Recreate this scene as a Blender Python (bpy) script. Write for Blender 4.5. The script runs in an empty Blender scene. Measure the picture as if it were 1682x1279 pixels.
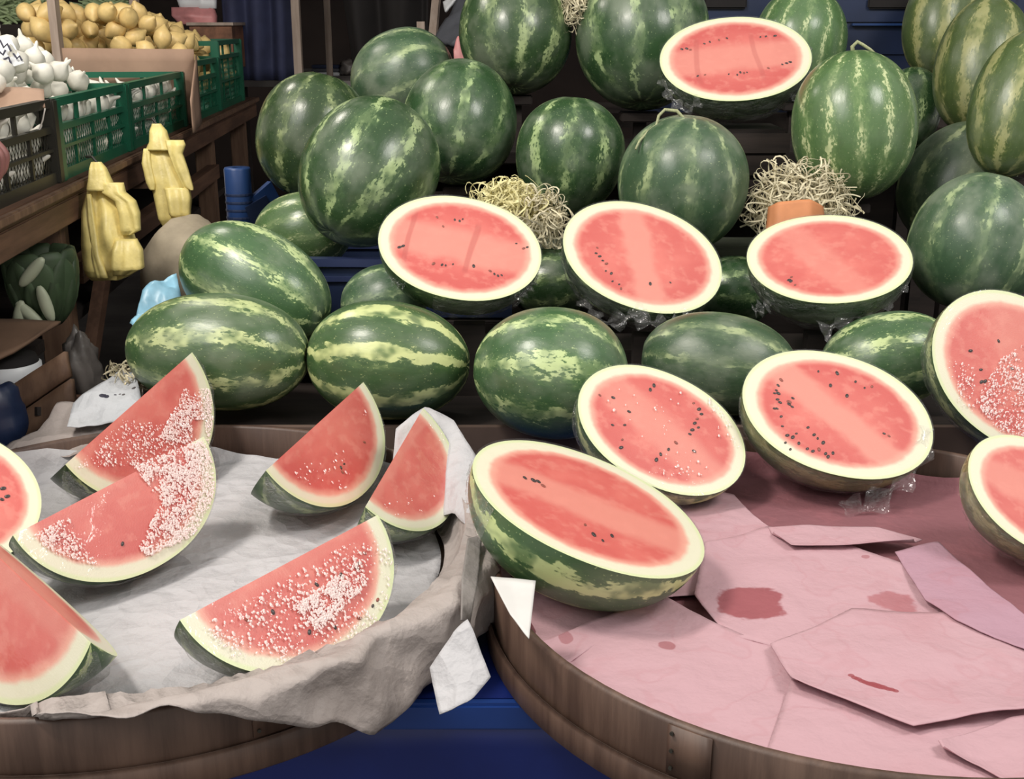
import bpy, bmesh, math, random
from mathutils import Vector, Matrix, noise
random.seed(7)
PI = math.pi
C = bpy.context.scene.collection
scn = bpy.context.scene

# ------------------------------------------------------------------ camera, sky, lights, exposure
F = 1950.0; PITCH = math.radians(17.2); CAM = Vector((0, 0, 1.55))
RIGHT = Vector((1, 0, 0)); FWD = Vector((0, math.cos(PITCH), -math.sin(PITCH))); UP = Vector((0, math.sin(PITCH), math.cos(PITCH)))
cd = bpy.data.cameras.new('camera'); cam = bpy.data.objects.new('camera', cd); C.objects.link(cam)
cam.location = CAM; cam.rotation_euler = (PI/2 - PITCH, 0, 0)
cd.sensor_fit = 'HORIZONTAL'; cd.sensor_width = 36; cd.lens = 36*F/1682.0; cd.clip_start = .05
scn.camera = cam
w = bpy.data.worlds.new('sky'); scn.world = w; w.use_nodes = True
w.node_tree.nodes['Background'].inputs[0].default_value = (1.0, .97, .93, 1)
w.node_tree.nodes['Background'].inputs[1].default_value = 0.62
def area(name, loc, target, size, energy, col):
    d = bpy.data.lights.new(name, 'AREA'); d.shape = 'DISK'; d.size = size; d.energy = energy; d.color = col
    o = bpy.data.objects.new(name, d); C.objects.link(o); o.location = loc
    o.rotation_euler = (Vector(target)-Vector(loc)).to_track_quat('-Z', 'Y').to_euler(); return o
area('stall_lamp', (-1.5, .9, 3.7), (0.1, 1.9, .9), .55, 62, (1, .93, .84))
area('right_awning_light', (2.0, .7, 3.5), (-.2, 2.4, 1.0), 1.0, 48, (1, .96, .91))
area('added_counter_fill', (-1.3, 3.3, 2.7), (-1.35, 3.3, 1.3), .3, 9, (1, .93, .82))  # unseen fill added to brighten the lemons and bulbs on the counter
area('open_awning_light', (-2.0, -.6, 3.6), (0.1, 2.0, 1.0), 1.8, 46, (1, .97, .93))
vs = scn.view_settings; vs.view_transform = 'Standard'; vs.look = 'None'; vs.gamma = 1; vs.use_curve_mapping = False
vs.exposure = 0.02

# ------------------------------------------------------------------ helpers: placement
def ray(px, py): return RIGHT*((px-841)/F) + FWD + UP*((639.5-py)/F)
def at(px, py, d): return CAM + ray(px, py)*d
def atz(px, py, z):
    r = ray(px, py); return CAM + r*((z-CAM.z)/r.z)
def aty(px, py, y):
    r = ray(px, py); return CAM + r*(y/r.y)

# ------------------------------------------------------------------ helpers: objects
def lk(name, me, mat=None, parent=None, smooth=True):
    o = bpy.data.objects.new(name, me); C.objects.link(o)
    if mat is not None and len(me.materials) == 0: me.materials.append(mat)
    if parent is not None: o.parent = parent
    return o
def me_from(verts, faces, smooth=True):
    me = bpy.data.meshes.new('m'); me.from_pydata([tuple(v) for v in verts], [], faces)
    bm = bmesh.new(); bm.from_mesh(me); bmesh.ops.recalc_face_normals(bm, faces=bm.faces); bm.to_mesh(me); bm.free()
    if smooth: me.polygons.foreach_set('use_smooth', [True]*len(me.polygons))
    return me
def tag(o, label, cat, group=None):
    o['label'] = label; o['category'] = cat
    if group: o['group'] = group
    return o
def thing(name, label, cat, loc=(0, 0, 0), rot=None, group=None):
    o = bpy.data.objects.new(name, None); C.objects.link(o); o.location = loc; o.empty_display_size = .02
    if rot is not None: o.rotation_euler = rot
    return tag(o, label, cat, group)
def struct(name, me, mat):
    o = lk(name, me, mat); o['kind'] = 'structure'; return o
def stuff(o): o['kind'] = 'stuff'; return o
class MB:
    """collects boxes, bars and tubes into one mesh"""
    def __init__(s): s.bm = bmesh.new()
    def box(s, lo, hi, bevel=0):
        r = bmesh.ops.create_cube(s.bm, size=1)
        c = (Vector(lo)+Vector(hi))/2; d = Vector(hi)-Vector(lo)
        for v in r['verts']: v.co = Vector((v.co.x*d.x, v.co.y*d.y, v.co.z*d.z))+c
        if bevel: bmesh.ops.bevel(s.bm, geom=list({e for v in r['verts'] for e in v.link_edges}), offset=bevel, segments=2, affect='EDGES')
        return s
    def bar(s, a, b, wx, wz, up=(0, 0, 1)):
        a = Vector(a); b = Vector(b); t = (b-a).normalized(); u = Vector(up); sx = t.cross(u)
        if sx.length < 1e-4: sx = Vector((1, 0, 0))
        sx.normalize(); u = sx.cross(t)
        vs_ = [s.bm.verts.new(p + sx*(i*wx/2) + u*(j*wz/2)) for p in (a, b) for i, j in ((-1, -1), (1, -1), (1, 1), (-1, 1))]
        for f in ((3, 2, 1, 0), (4, 5, 6, 7), (0, 1, 5, 4), (1, 2, 6, 5), (2, 3, 7, 6), (3, 0, 4, 7)): s.bm.faces.new([vs_[i] for i in f])
        return s
    def tube(s, pts, rad, n=8, cap=True):
        pts = [Vector(p) for p in pts]; rings = []
        for i, p in enumerate(pts):
            t = (pts[min(i+1, len(pts)-1)]-pts[max(i-1, 0)]).normalized()
            x = t.orthogonal().normalized() if i == 0 else (x - t*x.dot(t)).normalized()
            y = t.cross(x); r = rad(i/(len(pts)-1)) if callable(rad) else rad
            rings.append([s.bm.verts.new(p + x*(r*math.cos(2*PI*k/n)) + y*(r*math.sin(2*PI*k/n))) for k in range(n)])
        for a, b in zip(rings, rings[1:]):
            for k in range(n): s.bm.faces.new([a[k], a[(k+1) % n], b[(k+1) % n], b[k]])
        if cap: s.bm.faces.new(rings[0][::-1]); s.bm.faces.new(rings[-1])
        return s
    def lathe(s, prof, n=24, cen=(0, 0, 0), fn=None):
        rings = []
        for r, z in prof:
            ring = []
            for k in range(n):
                a = 2*PI*k/n; rr = r*(fn(a, z) if fn else 1)
                ring.append(s.bm.verts.new((cen[0]+rr*math.cos(a), cen[1]+rr*math.sin(a), cen[2]+z)))
            rings.append(ring)
        for a, b in zip(rings, rings[1:]):
            for k in range(n): s.bm.faces.new([a[k], a[(k+1) % n], b[(k+1) % n], b[k]])
        return s
    def mesh(s, smooth=False):
        bmesh.ops.recalc_face_normals(s.bm, faces=s.bm.faces)
        me = bpy.data.meshes.new('m'); s.bm.to_mesh(me); s.bm.free()
        if smooth: me.polygons.foreach_set('use_smooth', [True]*len(me.polygons))
        return me
def shift(me, off):
    me.transform(Matrix.Translation(-Vector(off))); return me
def local(o, me_world):            # bring a mesh laid out in world space into an object's own frame
    bpy.context.view_layer.update() if False else None
    me_world.transform(o.matrix_basis.inverted()); return me_world
def grid_faces(nu, nv, wrap=False, off=0):
    f = []
    for j in range(nv-1):
        for i in range(nu if wrap else nu-1):
            a = j*nu+i; b = j*nu+(i+1) % nu; f.append((off+a, off+b, off+b+nu, off+a+nu))
    return f

# ------------------------------------------------------------------ helpers: materials
class NT:
    def __init__(s, name):
        s.m = bpy.data.materials.new(name); s.m.use_nodes = True; s.t = s.m.node_tree; s.t.nodes.clear()
        s.out = s.t.nodes.new('ShaderNodeOutputMaterial')
    def n(s, kind, ins=None, **props):
        nd = s.t.nodes.new('ShaderNode'+kind)
        for k, v in props.items(): setattr(nd, k, v)
        for k, v in (ins or {}).items():
            sock = nd.inputs[k]
            if isinstance(v, bpy.types.NodeSocket): s.t.links.new(v, sock)
            elif isinstance(v, bpy.types.Node): s.t.links.new(v.outputs[0], sock)
            else: sock.default_value = (*v, 1) if (isinstance(v, tuple) and len(v) == 3 and sock.type == 'RGBA') else v
        return nd
    def math(s, op, a, b=0.0, c=0.0): return s.n('Math', {0: a, 1: b, 2: c}, operation=op).outputs[0]
    def ss(s, x, lo, hi, a=0.0, b=1.0):
        return s.n('MapRange', {'Value': x, 'From Min': lo, 'From Max': hi, 'To Min': a, 'To Max': b}, interpolation_type='SMOOTHSTEP').outputs[0]
    def noise(s, vec, scale, detail=3, w=None, rough=.55):
        ins = {'Vector': vec, 'Scale': scale, 'Detail': detail, 'Roughness': rough}
        if w is not None: ins['W'] = w
        return s.n('TexNoise', ins, noise_dimensions='4D' if w is not None else '3D').outputs[0]
    def mix(s, f, a, b, mode='MIX'):
        nd = s.n('Mix', {0: f}, data_type='RGBA', blend_type=mode)
        for i, v in ((6, a), (7, b)):
            if isinstance(v, bpy.types.NodeSocket): s.t.links.new(v, nd.inputs[i])
            else: nd.inputs[i].default_value = (*v, 1)
        return nd.outputs[2]
    def bump(s, h, strength=.3, dist=.01): return s.n('Bump', {'Strength': strength, 'Distance': dist, 'Height': h}).outputs[0]
    def principled(s, col, rough=.5, normal=None, **kw):
        ins = {'Base Color': col, 'Roughness': rough}
        if normal is not None: ins['Normal'] = normal
        ins.update(kw); return s.n('BsdfPrincipled', ins)
    def done(s, sh):
        s.t.links.new(sh.outputs[0] if isinstance(sh, bpy.types.Node) else sh, s.out.inputs[0]); return s.m
    def obj(s): return s.n('TexCoord').outputs['Object']

def plain(name, col, rough=.55, var=.25, scale=20, bump=.15, dist=.004, spec=.5):
    t = NT(name); p = t.obj(); n = t.noise(p, scale, 4)
    c = t.mix(t.ss(n, .3, .7), tuple(x*(1-var) for x in col), tuple(min(1, x*(1+var)) for x in col))
    return t.done(t.principled(c, rough, t.bump(n, bump, dist), **{'Specular IOR Level': spec}))
def wood(name, dark, light, axis=0, rough=.6, scale=6, stain=None):
    t = NT(name); p = t.obj(); sc = [scale*6]*3; sc[axis] = scale*.5
    q = t.n('VectorMath', {0: p, 1: tuple(sc)}, operation='MULTIPLY').outputs[0]
    g = t.noise(q, 1.0, 6, rough=.65); b = t.noise(p, 3.5, 3)
    c = t.mix(t.ss(g, .35, .68), dark, light)
    c = t.mix(t.ss(b, .4, .75, 0, .5), c, stain or tuple(x*.6 for x in dark))
    return t.done(t.principled(c, rough, t.bump(g, .25, .004)))

def rind_mat(name, base, mid, light, n=9, thr=.62, soft=.2, patch=.5, bloom=.25, rough=.3, jk=.7):
    t = NT(name); p = t.obj(); rnd = t.n('ObjectInfo').outputs['Random']; wv = t.math('MULTIPLY', rnd, 37.0)
    xyz = t.n('SeparateXYZ', {0: p})
    ang = t.math('ARCTAN2', xyz.outputs[1], xyz.outputs[0])
    q = t.n('VectorMath', {0: p, 1: (1, 1, .55)}, operation='MULTIPLY').outputs[0]
    n1 = t.noise(q, 2.4, 2, wv); n2 = t.noise(q, 9, 3, wv); n3 = t.noise(p, 3.2, 2, t.math('ADD', wv, 5.0)); n4 = t.noise(q, 26, 3, wv)
    ph = t.math('ADD', t.math('MULTIPLY', ang, float(n)), t.math('ADD', t.math('MULTIPLY', n1, 4.5), t.math('MULTIPLY', n2, 3.6)))
    s = t.math('ADD', t.math('MULTIPLY', t.math('COSINE', ph), .5), .5)
    s = t.math('ADD', s, t.math('MULTIPLY', t.math('SUBTRACT', n4, .5), jk))
    m = t.ss(s, thr, thr+soft)
    m = t.math('MULTIPLY', m, t.ss(n3, patch-.1, patch+.08, .12, 1))
    veil = t.ss(s, .2, .95)
    c = t.mix(t.math('MULTIPLY', veil, .85), base, mid)
    c = t.mix(t.ss(n2, .35, .75, 0, .35), c, tuple(x*.6 for x in base))
    c = t.mix(m, c, light)
    dots = t.ss(t.noise(p, 34, 1, wv), .66, .72, 0, .35)
    c = t.mix(dots, c, light)
    blo = t.ss(t.noise(p, 1.9, 3, t.math('ADD', wv, 9.0)), .42, .72, 0, bloom)
    c = t.mix(blo, c, (.20, .235, .17))
    hs = t.n('HueSaturation', {'Hue': t.math('ADD', .472, t.math('MULTIPLY', rnd, .03)), 'Saturation': .86, 'Value': t.math('ADD', 1.22, t.math('MULTIPLY', rnd, .3)), 'Color': c})
    r = t.math('ADD', rough, t.math('MULTIPLY', blo, .25))
    return t.done(t.principled(hs.outputs[0], r, t.bump(n2, .06, .01), **{'Specular IOR Level': .55}))
RIND = {
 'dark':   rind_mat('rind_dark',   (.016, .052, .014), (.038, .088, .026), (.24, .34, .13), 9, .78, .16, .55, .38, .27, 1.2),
 'stripy': rind_mat('rind_stripy', (.026, .085, .022), (.065, .15, .036), (.40, .50, .18), 8, .66, .16, .47, .18, .30),
 'broken': rind_mat('rind_broken', (.030, .085, .026), (.06, .135, .036), (.34, .44, .17), 8, .74, .18, .5, .32, .30, 1.5),
 'pale':   rind_mat('rind_pale',   (.050, .125, .034), (.088, .18, .05), (.36, .44, .20), 13, .86, .2, .5, .16, .27, 1.7),
 'grey':   rind_mat('rind_grey',   (.030, .072, .032), (.055, .11, .046), (.24, .32, .14), 9, .82, .15, .55, .45, .33),
 'olive':  rind_mat('rind_olive',  (.045, .085, .018), (.10, .14, .028), (.22, .24, .08), 8, .68, .24, .46, .25, .33, 1.2),
}
def flesh_mat(name, streak=0.0, width=.22, off=0.0, pale=.75, edge=.845, deep=.5, seed=0.0, cracks=0.0):
    """cut melon flesh: object space is the unit melon, Z its long axis"""
    t = NT(name); p = t.obj(); ps = t.n('VectorMath', {0: p, 1: (seed, seed*.7, seed*1.3)}, operation='ADD').outputs[0]
    r = t.n('VectorMath', {0: p}, operation='LENGTH').outputs['Value']
    xyz = t.n('SeparateXYZ', {0: p})
    n1 = t.noise(ps, 2.2, 3); n2 = t.noise(ps, 7, 4); fib = t.noise(ps, 60, 3)
    rr = t.math('ADD', r, t.math('MULTIPLY', t.math('SUBTRACT', n2, .5), .05))
    v = t.math('ADD', t.math('MULTIPLY', xyz.outputs[0], math.cos(streak)), t.math('MULTIPLY', xyz.outputs[2], math.sin(streak)))
    v = t.math('ABSOLUTE', t.math('ADD', t.math('SUBTRACT', v, off), t.math('MULTIPLY', t.math('SUBTRACT', n1, .5), .28)))
    st = t.ss(v, width*.55, width*1.25, pale, 0)
    c = t.mix(t.ss(n1, .38, .66), (.62, .120, .098), (.69, .17, .135))
    c = t.mix(t.ss(r, .35, .75, 0, deep), c, (.56, .075, .064))
    c = t.mix(st, c, (.72, .27, .21))
    c = t.mix(t.ss(n2, .48, .68, 0, .45), c, (.74, .27, .21))
    if cracks:
        wv_ = t.n('TexWave', {'Vector': ps, 'Scale': .42, 'Distortion': 2.0, 'Detail': 2.0}, bands_direction='Z').outputs['Fac']
        c = t.mix(t.math('MULTIPLY', t.ss(wv_, .965, .995, 0, cracks*.6), t.ss(v, .45, .6, 1, 0)), c, (.42, .06, .05))
    c = t.mix(t.ss(rr, edge-.10, edge+.005), c, (.78, .38, .29))
    c = t.mix(t.ss(rr, edge-.02, edge+.035), c, (.75, .73, .56))
    c = t.mix(t.ss(r, .955, .99), c, (.68, .74, .44))
    return t.done(t.principled(c, .36, t.bump(t.math('ADD', fib, t.math('MULTIPLY', n2, .6)), .06, .02), **{'Specular IOR Level': .5}))
def film_mat(name, base=.03, k=1.0, veil=.03, scale=9, bstr=.5, rough=.05, dist=.05):
    t = NT(name); p = t.obj(); n = t.noise(p, scale, 5, rough=.6); b = t.bump(n, bstr, dist)
    bf = t.n('NewGeometry').outputs['Backfacing']   # an open sheet: the same index from either side
    fr = t.n('Fresnel', {'IOR': t.math('ADD', 1.45, t.math('MULTIPLY', bf, 1/1.45-1.45)), 'Normal': b}).outputs[0]
    fac = t.math('MINIMUM', t.math('ADD', t.math('MULTIPLY', fr, k), base), .9)
    gl = t.n('BsdfGlossy', {'Color': (1, 1, 1), 'Roughness': rough, 'Normal': b})
    tr = t.n('BsdfTransparent', {'Color': (.985, .985, .985)}); df = t.n('BsdfDiffuse', {'Color': (.8, .8, .8), 'Normal': b})
    a = t.n('MixShader', {0: veil}); t.t.links.new(tr.outputs[0], a.inputs[1]); t.t.links.new(df.outputs[0], a.inputs[2])
    m = t.n('MixShader', {0: fac}); t.t.links.new(a.outputs[0], m.inputs[1]); t.t.links.new(gl.outputs[0], m.inputs[2])
    return t.done(m)
FILM_FACE = film_mat('film_on_face', .0, .8, .03, 2.5, .3, .06, .008)
FILM_WET = film_mat('film_wet', .02, .9, .14, 24, 1.0, .12)
FILM_SIDE = film_mat('film_crumpled', .015, .75, .05, 7, .7, .09)
t = NT('droplets'); a_ = t.principled((.95, .80, .77), .07, **{'Specular IOR Level': 1.0}); b_ = t.n('BsdfTransparent', {'Color': (1, .93, .92)})
c_ = t.n('MixShader', {0: .25}); t.t.links.new(a_.outputs[0], c_.inputs[1]); t.t.links.new(b_.outputs[0], c_.inputs[2]); DROP = t.done(c_)  # droplets whose sparkle is put into a near-white base colour
SEED = plain('seed', (.018, .008, .006), .25, .4)
SEED_PALE = plain('seed_pale', (.26, .055, .03), .35, .3)
def wrinkled_paper(name, col, rough=.75, stain=None, amt=.35, spots=(), scale=16, vor=.9):
    t = NT(name); p = t.obj(); n = t.noise(p, scale, 5); n2 = t.noise(p, 5.5, 4); n3 = t.noise(p, 60, 2)
    c = t.mix(t.ss(n2, .5, .72, 0, amt), col, stain or tuple(x*.8 for x in col))
    if spots is not None and stain: 
        ring = t.math('ABSOLUTE', t.math('SUBTRACT', t.noise(p, 11, 2), .57)); c = t.mix(t.ss(ring, .0, .03, .14, 0), c, stain)
    for (x, y, r, colr, k) in spots:
        d = t.n('VectorMath', {0: p, 1: (x, y, 0)}, operation='SUBTRACT').outputs[0]
        d = t.n('VectorMath', {0: d, 1: (1, 1, 0)}, operation='MULTIPLY').outputs[0]
        d = t.n('VectorMath', {0: d}, operation='LENGTH').outputs['Value']
        d = t.math('ADD', d, t.math('MULTIPLY', t.math('SUBTRACT', t.noise(p, 30, 3), .5), r*1.1))
        c = t.mix(t.ss(d, r*.8, r, k, 0), c, colr)
    return t.done(t.principled(c, rough, t.bump(t.math('ADD', t.math('MULTIPLY', t.n('TexVoronoi', {'Vector': t.n('VectorMath', {0: p, 1: t.n('VectorMath', {0: t.n('TexNoise', {'Vector': p, 'Scale': 9.0}).outputs['Color'], 1: (.09, .09, .09)}, operation='MULTIPLY').outputs[0]}, operation='ADD').outputs[0], 'Scale': scale*1.1}, feature='F1').outputs['Distance'], vor), t.math('ADD', n, t.math('MULTIPLY', n3, .15))), .55, .016), **{'Specular IOR Level': .3}))
M = {
 'tray': wood('tray_wood', (.062, .034, .024), (.13, .078, .056), 2, .5, 4),
 'tray_floor': wood('tray_floor', (.12, .075, .05), (.2, .14, .1), 0),
 'wood': wood('stall_wood', (.085, .043, .026), (.17, .09, .055), 1, .65, 5),
 'wood_post': wood('post_wood', (.12, .065, .04), (.22, .13, .08), 2, .65, 5),
 'wood_pale': wood('pale_wood', (.33, .25, .2), (.45, .36, .3), 2, .65, 5),
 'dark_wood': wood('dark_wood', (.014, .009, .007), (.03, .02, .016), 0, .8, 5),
 'ledge': wood('ledge_wood', (.10, .115, .08), (.16, .175, .125), 0, .6, 5),
 'card': plain('cardboard', (.36, .235, .165), .8, .1, 9, .1),
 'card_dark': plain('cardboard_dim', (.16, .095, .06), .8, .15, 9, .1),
 'blue_cloth': plain('blue_sheet', (.006, .018, .14), .42, .2, 4, .15, .01),
 'blue_plastic': plain('blue_plastic', (.018, .05, .16), .38, .15, 6, .05),
 'dull_blue': plain('dull_blue_plastic', (.022, .032, .085), .4, .15, 6, .05),
 'navy_plastic': plain('navy_plastic', (.012, .022, .06), .45, .15, 6, .05),
 'green_plastic': plain('green_plastic', (.010, .115, .062), .38, .15, 6, .05),
 'dark_plastic': plain('brown_black_plastic', (.03, .028, .022), .45, .15, 6, .05),
 'yellow': plain('yellow_bag', (.76, .63, .23), .42, .14, 26, .3, .010),
 'lemon': plain('lemon_skin', (.82, .60, .25), .42, .1, 40, .1, .002),
 'bulb': plain('white_bulb', (.74, .72, .64), .5, .12, 12, .1),
 'bean': plain('bean', (.36, .46, .24), .5, .35, 8, .1),
 'straw': plain('wood_wool', (.66, .60, .42), .7, .2, 30, .1),
 'straw_y': plain('yellow_wood_wool', (.74, .68, .36), .7, .15, 30, .1),
 'orange': plain('orange_card', (.60, .24, .10), .6, .15, 12, .1),
 'stem': plain('dry_stem', (.34, .36, .20), .6, .2, 40, .2),
 'scar': plain('blossom_scar', (.14, .12, .05), .7, .2, 60, .2),
 'navy_cloth': plain('navy_cloth', (.030, .036, .085), .8, .15, 12, .2),
 'black_cloth': plain('black_cloth', (.008, .006, .006), .85, .2, 12, .2),
 'grey_cloth': plain('grey_canvas', (.08, .085, .10), .7, .15, 10, .2),
 'sack': plain('beige_sacking', (.40, .34, .25), .85, .15, 14, .4),
 'white_plastic': plain('white_plastic', (.72, .74, .76), .35, .06, 8, .2),
 'light_blue': plain('light_blue_plastic', (.28, .55, .72), .35, .35, 9, .3, .01),
 'pink_plastic': plain('pink_plastic', (.62, .26, .26), .4, .2, 9, .2),
 'grey_bag': plain('grey_plastic_bag', (.14, .125, .115), .35, .3, 14, .4, .01),
 'cabbage': plain('cabbage_leaf', (.045, .075, .035), .6, .35, 10, .2),
 'cabbage_rib': plain('cabbage_rib', (.42, .46, .33), .5, .15, 10, .2),
 'ground': plain('ground', (.10, .09, .085), .85, .25, 3, .2),
 'slab': plain('grey_slab', (.24, .22, .21), .75, .1, 6, .1),
 'wall': plain('back_wall', (.030, .020, .017), .9, .3, 2, .2),
 'canopy': plain('canopy_cloth', (.20, .17, .15), .9, .1, 3, .1),
 'skin': plain('skin', (.26, .115, .105), .5, .12, 20, .1),
 'sleeve': plain('plum_sleeve', (.10, .05, .07), .85, .15, 25, .3),
 'ink': plain('ink', (.06, .06, .09), .8, .1),
 'twine': plain('white_twine', (.6, .55, .5), .7, .1),
}
PINK_STAIN = (.40, .15, .17)

# ------------------------------------------------------------------ setting
FLOOR_Z = 0.0
struct('floor', MB().box((-6, -3, -.1), (6, 12, 0)).mesh(), M['ground'])
struct('wall_back', MB().box((-6, 9.0, 0), (6, 9.15, 4.2)).mesh(), M['wall'])
struct('wall_left', MB().box((-4.2, 2.2, 0), (-4.1, 9, 4.2)).mesh(), M['wall'])
struct('unseen_canopy', MB().box((-6, 3.4, 3.1), (6, 9.2, 3.14)).mesh(), M['canopy'])  # unseen canopy over the back only, added to keep the background dark

# blue sheeted table under the trays
T_Z = .78
tb = thing('display_table', 'low table wrapped in deep blue sheeting beneath the two round trays', 'table', (0, 1.7, 0))
mb = MB().box((-1.15, -.46, T_Z-.012), (1.2, .30, T_Z), .004)
lk('table_top', mb.mesh(), M['blue_cloth'], tb)
def cloth_mesh(x0, x1, z0, z1, y, folds, amp, nx=90, nz=14, flare=0.0, seed=0):
    v = []
    for j in range(nz):
        tz = j/(nz-1); z = z1+(z0-z1)*tz
        for i in range(nx):
            tx = i/(nx-1); x = x0+(x1-x0)*tx
            q = amp*(.25+.75*tz)*(math.sin(tx*folds*2*PI+seed+1.5*noise.noise(Vector((tx*4, tz*1.5, seed)))) + .6*noise.noise(Vector((tx*9, tz*2, seed+3))))
            v.append((x, y+q-flare*tz, z))
    return me_from(v, grid_faces(nx, nz))
o = lk('sheet_skirt', cloth_mesh(-1.15, 1.2, .05, T_Z-.006, -.468, 7, .008, flare=.02), M['blue_cloth'], tb)
o.modifiers.new('thick', 'SOLIDIFY').thickness = .003
lk('sheet_hem', MB().box((-1.15, -.474, T_Z-.034), (1.2, -.458, T_Z+.002), .004).mesh(), plain('blue_sheet_hem', (.010, .04, .19), .4, .1, 6), tb)
for x in (-1.08, 1.13):
    for y in (-.4, .24): lk('leg', MB().box((x-.03, y-.03, 0), (x+.03, y+.03, T_Z-.012)).mesh(), M['dark_wood'], tb)

# stepped stand under the heap
TIER = {1: .862, 2: .95, 3: 1.088, 4: 1.16, 5: 1.30}
st = thing('stepped_stand', 'dark stepped wooden stand carrying the whole melons', 'stand', (.3, 2.6, 0))
def step(x0, x1, y0, y1, z, mat='dark_wood', face=None):
    b = lk('step_board', MB().box((x0-.3, y0-2.6, z-.03), (x1-.3, y1-2.6, z), .003).mesh(), M[face or mat], st)
    lk('riser', MB().box((x0-.27, y0+.02-2.6, 0.0), (x1-.33, y0+.04-2.6, z-.03)).mesh(), M[mat], st)
def step(x0, x1, y0, y1, z, mat='dark_wood', th=.03, riser=True):
    lk('step_board', MB().box((x0-.3, y0-2.6, z-th), (x1-.3, y1-2.6, z), .003).mesh(), M[mat], st)
    if riser: lk('riser', MB().box((x0-.27, y1-.03-2.6, 0.0), (x1-.33, y1-.01-2.6, z-th)).mesh(), M['dark_wood'], st)
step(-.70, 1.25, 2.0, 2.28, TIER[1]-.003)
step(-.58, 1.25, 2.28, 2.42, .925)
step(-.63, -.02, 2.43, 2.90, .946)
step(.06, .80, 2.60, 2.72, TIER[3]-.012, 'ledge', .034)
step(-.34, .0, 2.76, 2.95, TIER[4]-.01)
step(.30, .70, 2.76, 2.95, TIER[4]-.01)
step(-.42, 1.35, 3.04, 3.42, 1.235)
cb = tag(lk('cardboard_strip', shift(MB().box((-.72, 1.978, .80), (.9, 1.992, .868)).mesh(), (0, 2, .8)), plain('brown_board', (.10, .065, .05), .8, .2, 7)), 'brown cardboard edge standing behind the white papered tray', 'cardboard'); cb.location = (0, 2, .8)

# ------------------------------------------------------------------ round trays
TRAY_R = .46; TRAY_H0 = T_Z; RIM_Z = .88; TFLOOR = .822
def ring(r0, r1, z0, z1, n=96, bev=.004):
    prof = [(r0, z0), (r0, z1-bev), (r0+bev, z1), (r1-bev, z1), (r1, z1-bev), (r1, z0+bev), (r1-bev, z0), (r0, z0)]
    return MB().lathe(prof, n)
def tray(cx, cy, label, seam_a, TRAY_R):
    t_ = thing('round_tray', label, 'tray', (cx, cy, TRAY_H0))
    lk('rim', ring(TRAY_R-.010, TRAY_R+.002, .002, RIM_Z-TRAY_H0).mesh(True), M['tray'], t_)
    lk('lower_hoop', ring(TRAY_R+.0025, TRAY_R+.010, .002, .040).mesh(True), M['tray'], t_)
    b = MB(); b.lathe([(0.001, TFLOOR-TRAY_H0-.002), (TRAY_R-.011, TFLOOR-TRAY_H0-.002), (TRAY_R-.011, TFLOOR-TRAY_H0-.014), (0.001, TFLOOR-TRAY_H0-.014)], 64)
    lk('tray_base', b.mesh(), M['tray_floor'], t_)
    ca, sa = math.cos(seam_a), math.sin(seam_a); p = Vector((ca, sa, 0))*(TRAY_R+.003)
    tn = Vector((-sa, ca, 0))
    sp = []
    for k in range(9):
        a = seam_a + .10*k/8
        for z in (.042, .098): sp.append((math.cos(a)*(TRAY_R+.0055), math.sin(a)*(TRAY_R+.0055), z))
    so = lk('rim_lap', me_from(sp, [(2*k, 2*k+2, 2*k+3, 2*k+1) for k in range(8)]), M['tray'], t_)
    so.modifiers.new('thick', 'SOLIDIFY').thickness = .003
    for k in range(3):
        a = seam_a+.012; q = Vector((math.cos(a), math.sin(a), 0))*(TRAY_R+.006)
        nm = MB().tube([q+Vector((0, 0, .05+.02*k)), q*1.004+Vector((0, 0, .05+.02*k))], .0022, 8).mesh()
        lk('nail', nm, M['dark_plastic'], t_)
    return t_
LT = Vector((-.507, 1.50, 0)); RT = Vector((.455, 1.42, 0))
tray(LT.x, LT.y, 'round bentwood tray lined with white paper, under the melon wedges', math.radians(-60), .46)
tray(RT.x, RT.y, 'round bentwood tray lined with pink paper, under the melon halves', math.radians(-128), .48)

# paper that follows a tray: polar sheet, radial arc length mapped up the wall, over the rim and down outside
def pz(rho, a, TRAY_R=.46):
    r1 = TRAY_R-.045; rr = TRAY_R-.012
    if rho < r1: return rho, TFLOOR+.003
    h = RIM_Z+.006-TFLOOR
    L1 = math.hypot(rr-r1, h)
    d = rho-r1
    if d < L1:
        s = d/L1; return r1+(rr-r1)*s**.8, TFLOOR+.003+h*(s**1.5)
    d -= L1
    if d < .034: s = d/.034; return rr+.034*s, RIM_Z+.009+.004*math.sin(s*PI)
    d -= .034
    return rr+.034+.10*d, RIM_Z+.009-d*.98
def polar_sheet(cen, a0, a1, rin, rout, na, nr, crumple, seed, up=None, z_add=0.0, TR=.46):
    v = []
    for j in range(nr):
        for i in range(na):
            a = a0+(a1-a0)*i/(na-1); ro = rout(a); ri = rin(a); rho = ri+(ro-ri)*j/(nr-1)
            r, z = pz(rho, a, TR)
            if up: z += up(a, rho)
            q = Vector((rho*math.cos(a)*7+seed, rho*math.sin(a)*7, seed))
            vd = noise.voronoi(q*1.5)[0]; vd2 = noise.voronoi(q*3.1)[0]
            nz = .7*noise.noise(q)+2.2*(vd[0]-.35)+.9*(vd2[0]-.35)-.5*(vd[1]-vd[0])
            outside = rho > TR+.02
            k = crumple*min(1, .25+max(0, (rho-.25))/.2)
            if outside: r += k*(nz+.5)*1.0
            else: z += k*(nz*.5+.4)
            v.append((cen.x+r*math.cos(a), cen.y+r*math.sin(a), z+z_add))
    wrap = abs((a1-a0)-2*PI) < 1e-6
    return me_from(v, grid_faces(na, nr))
WHITE = wrinkled_paper('white_paper', (.47, .465, .48), .6, (.36, .35, .355), .25, (), 22)
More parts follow.
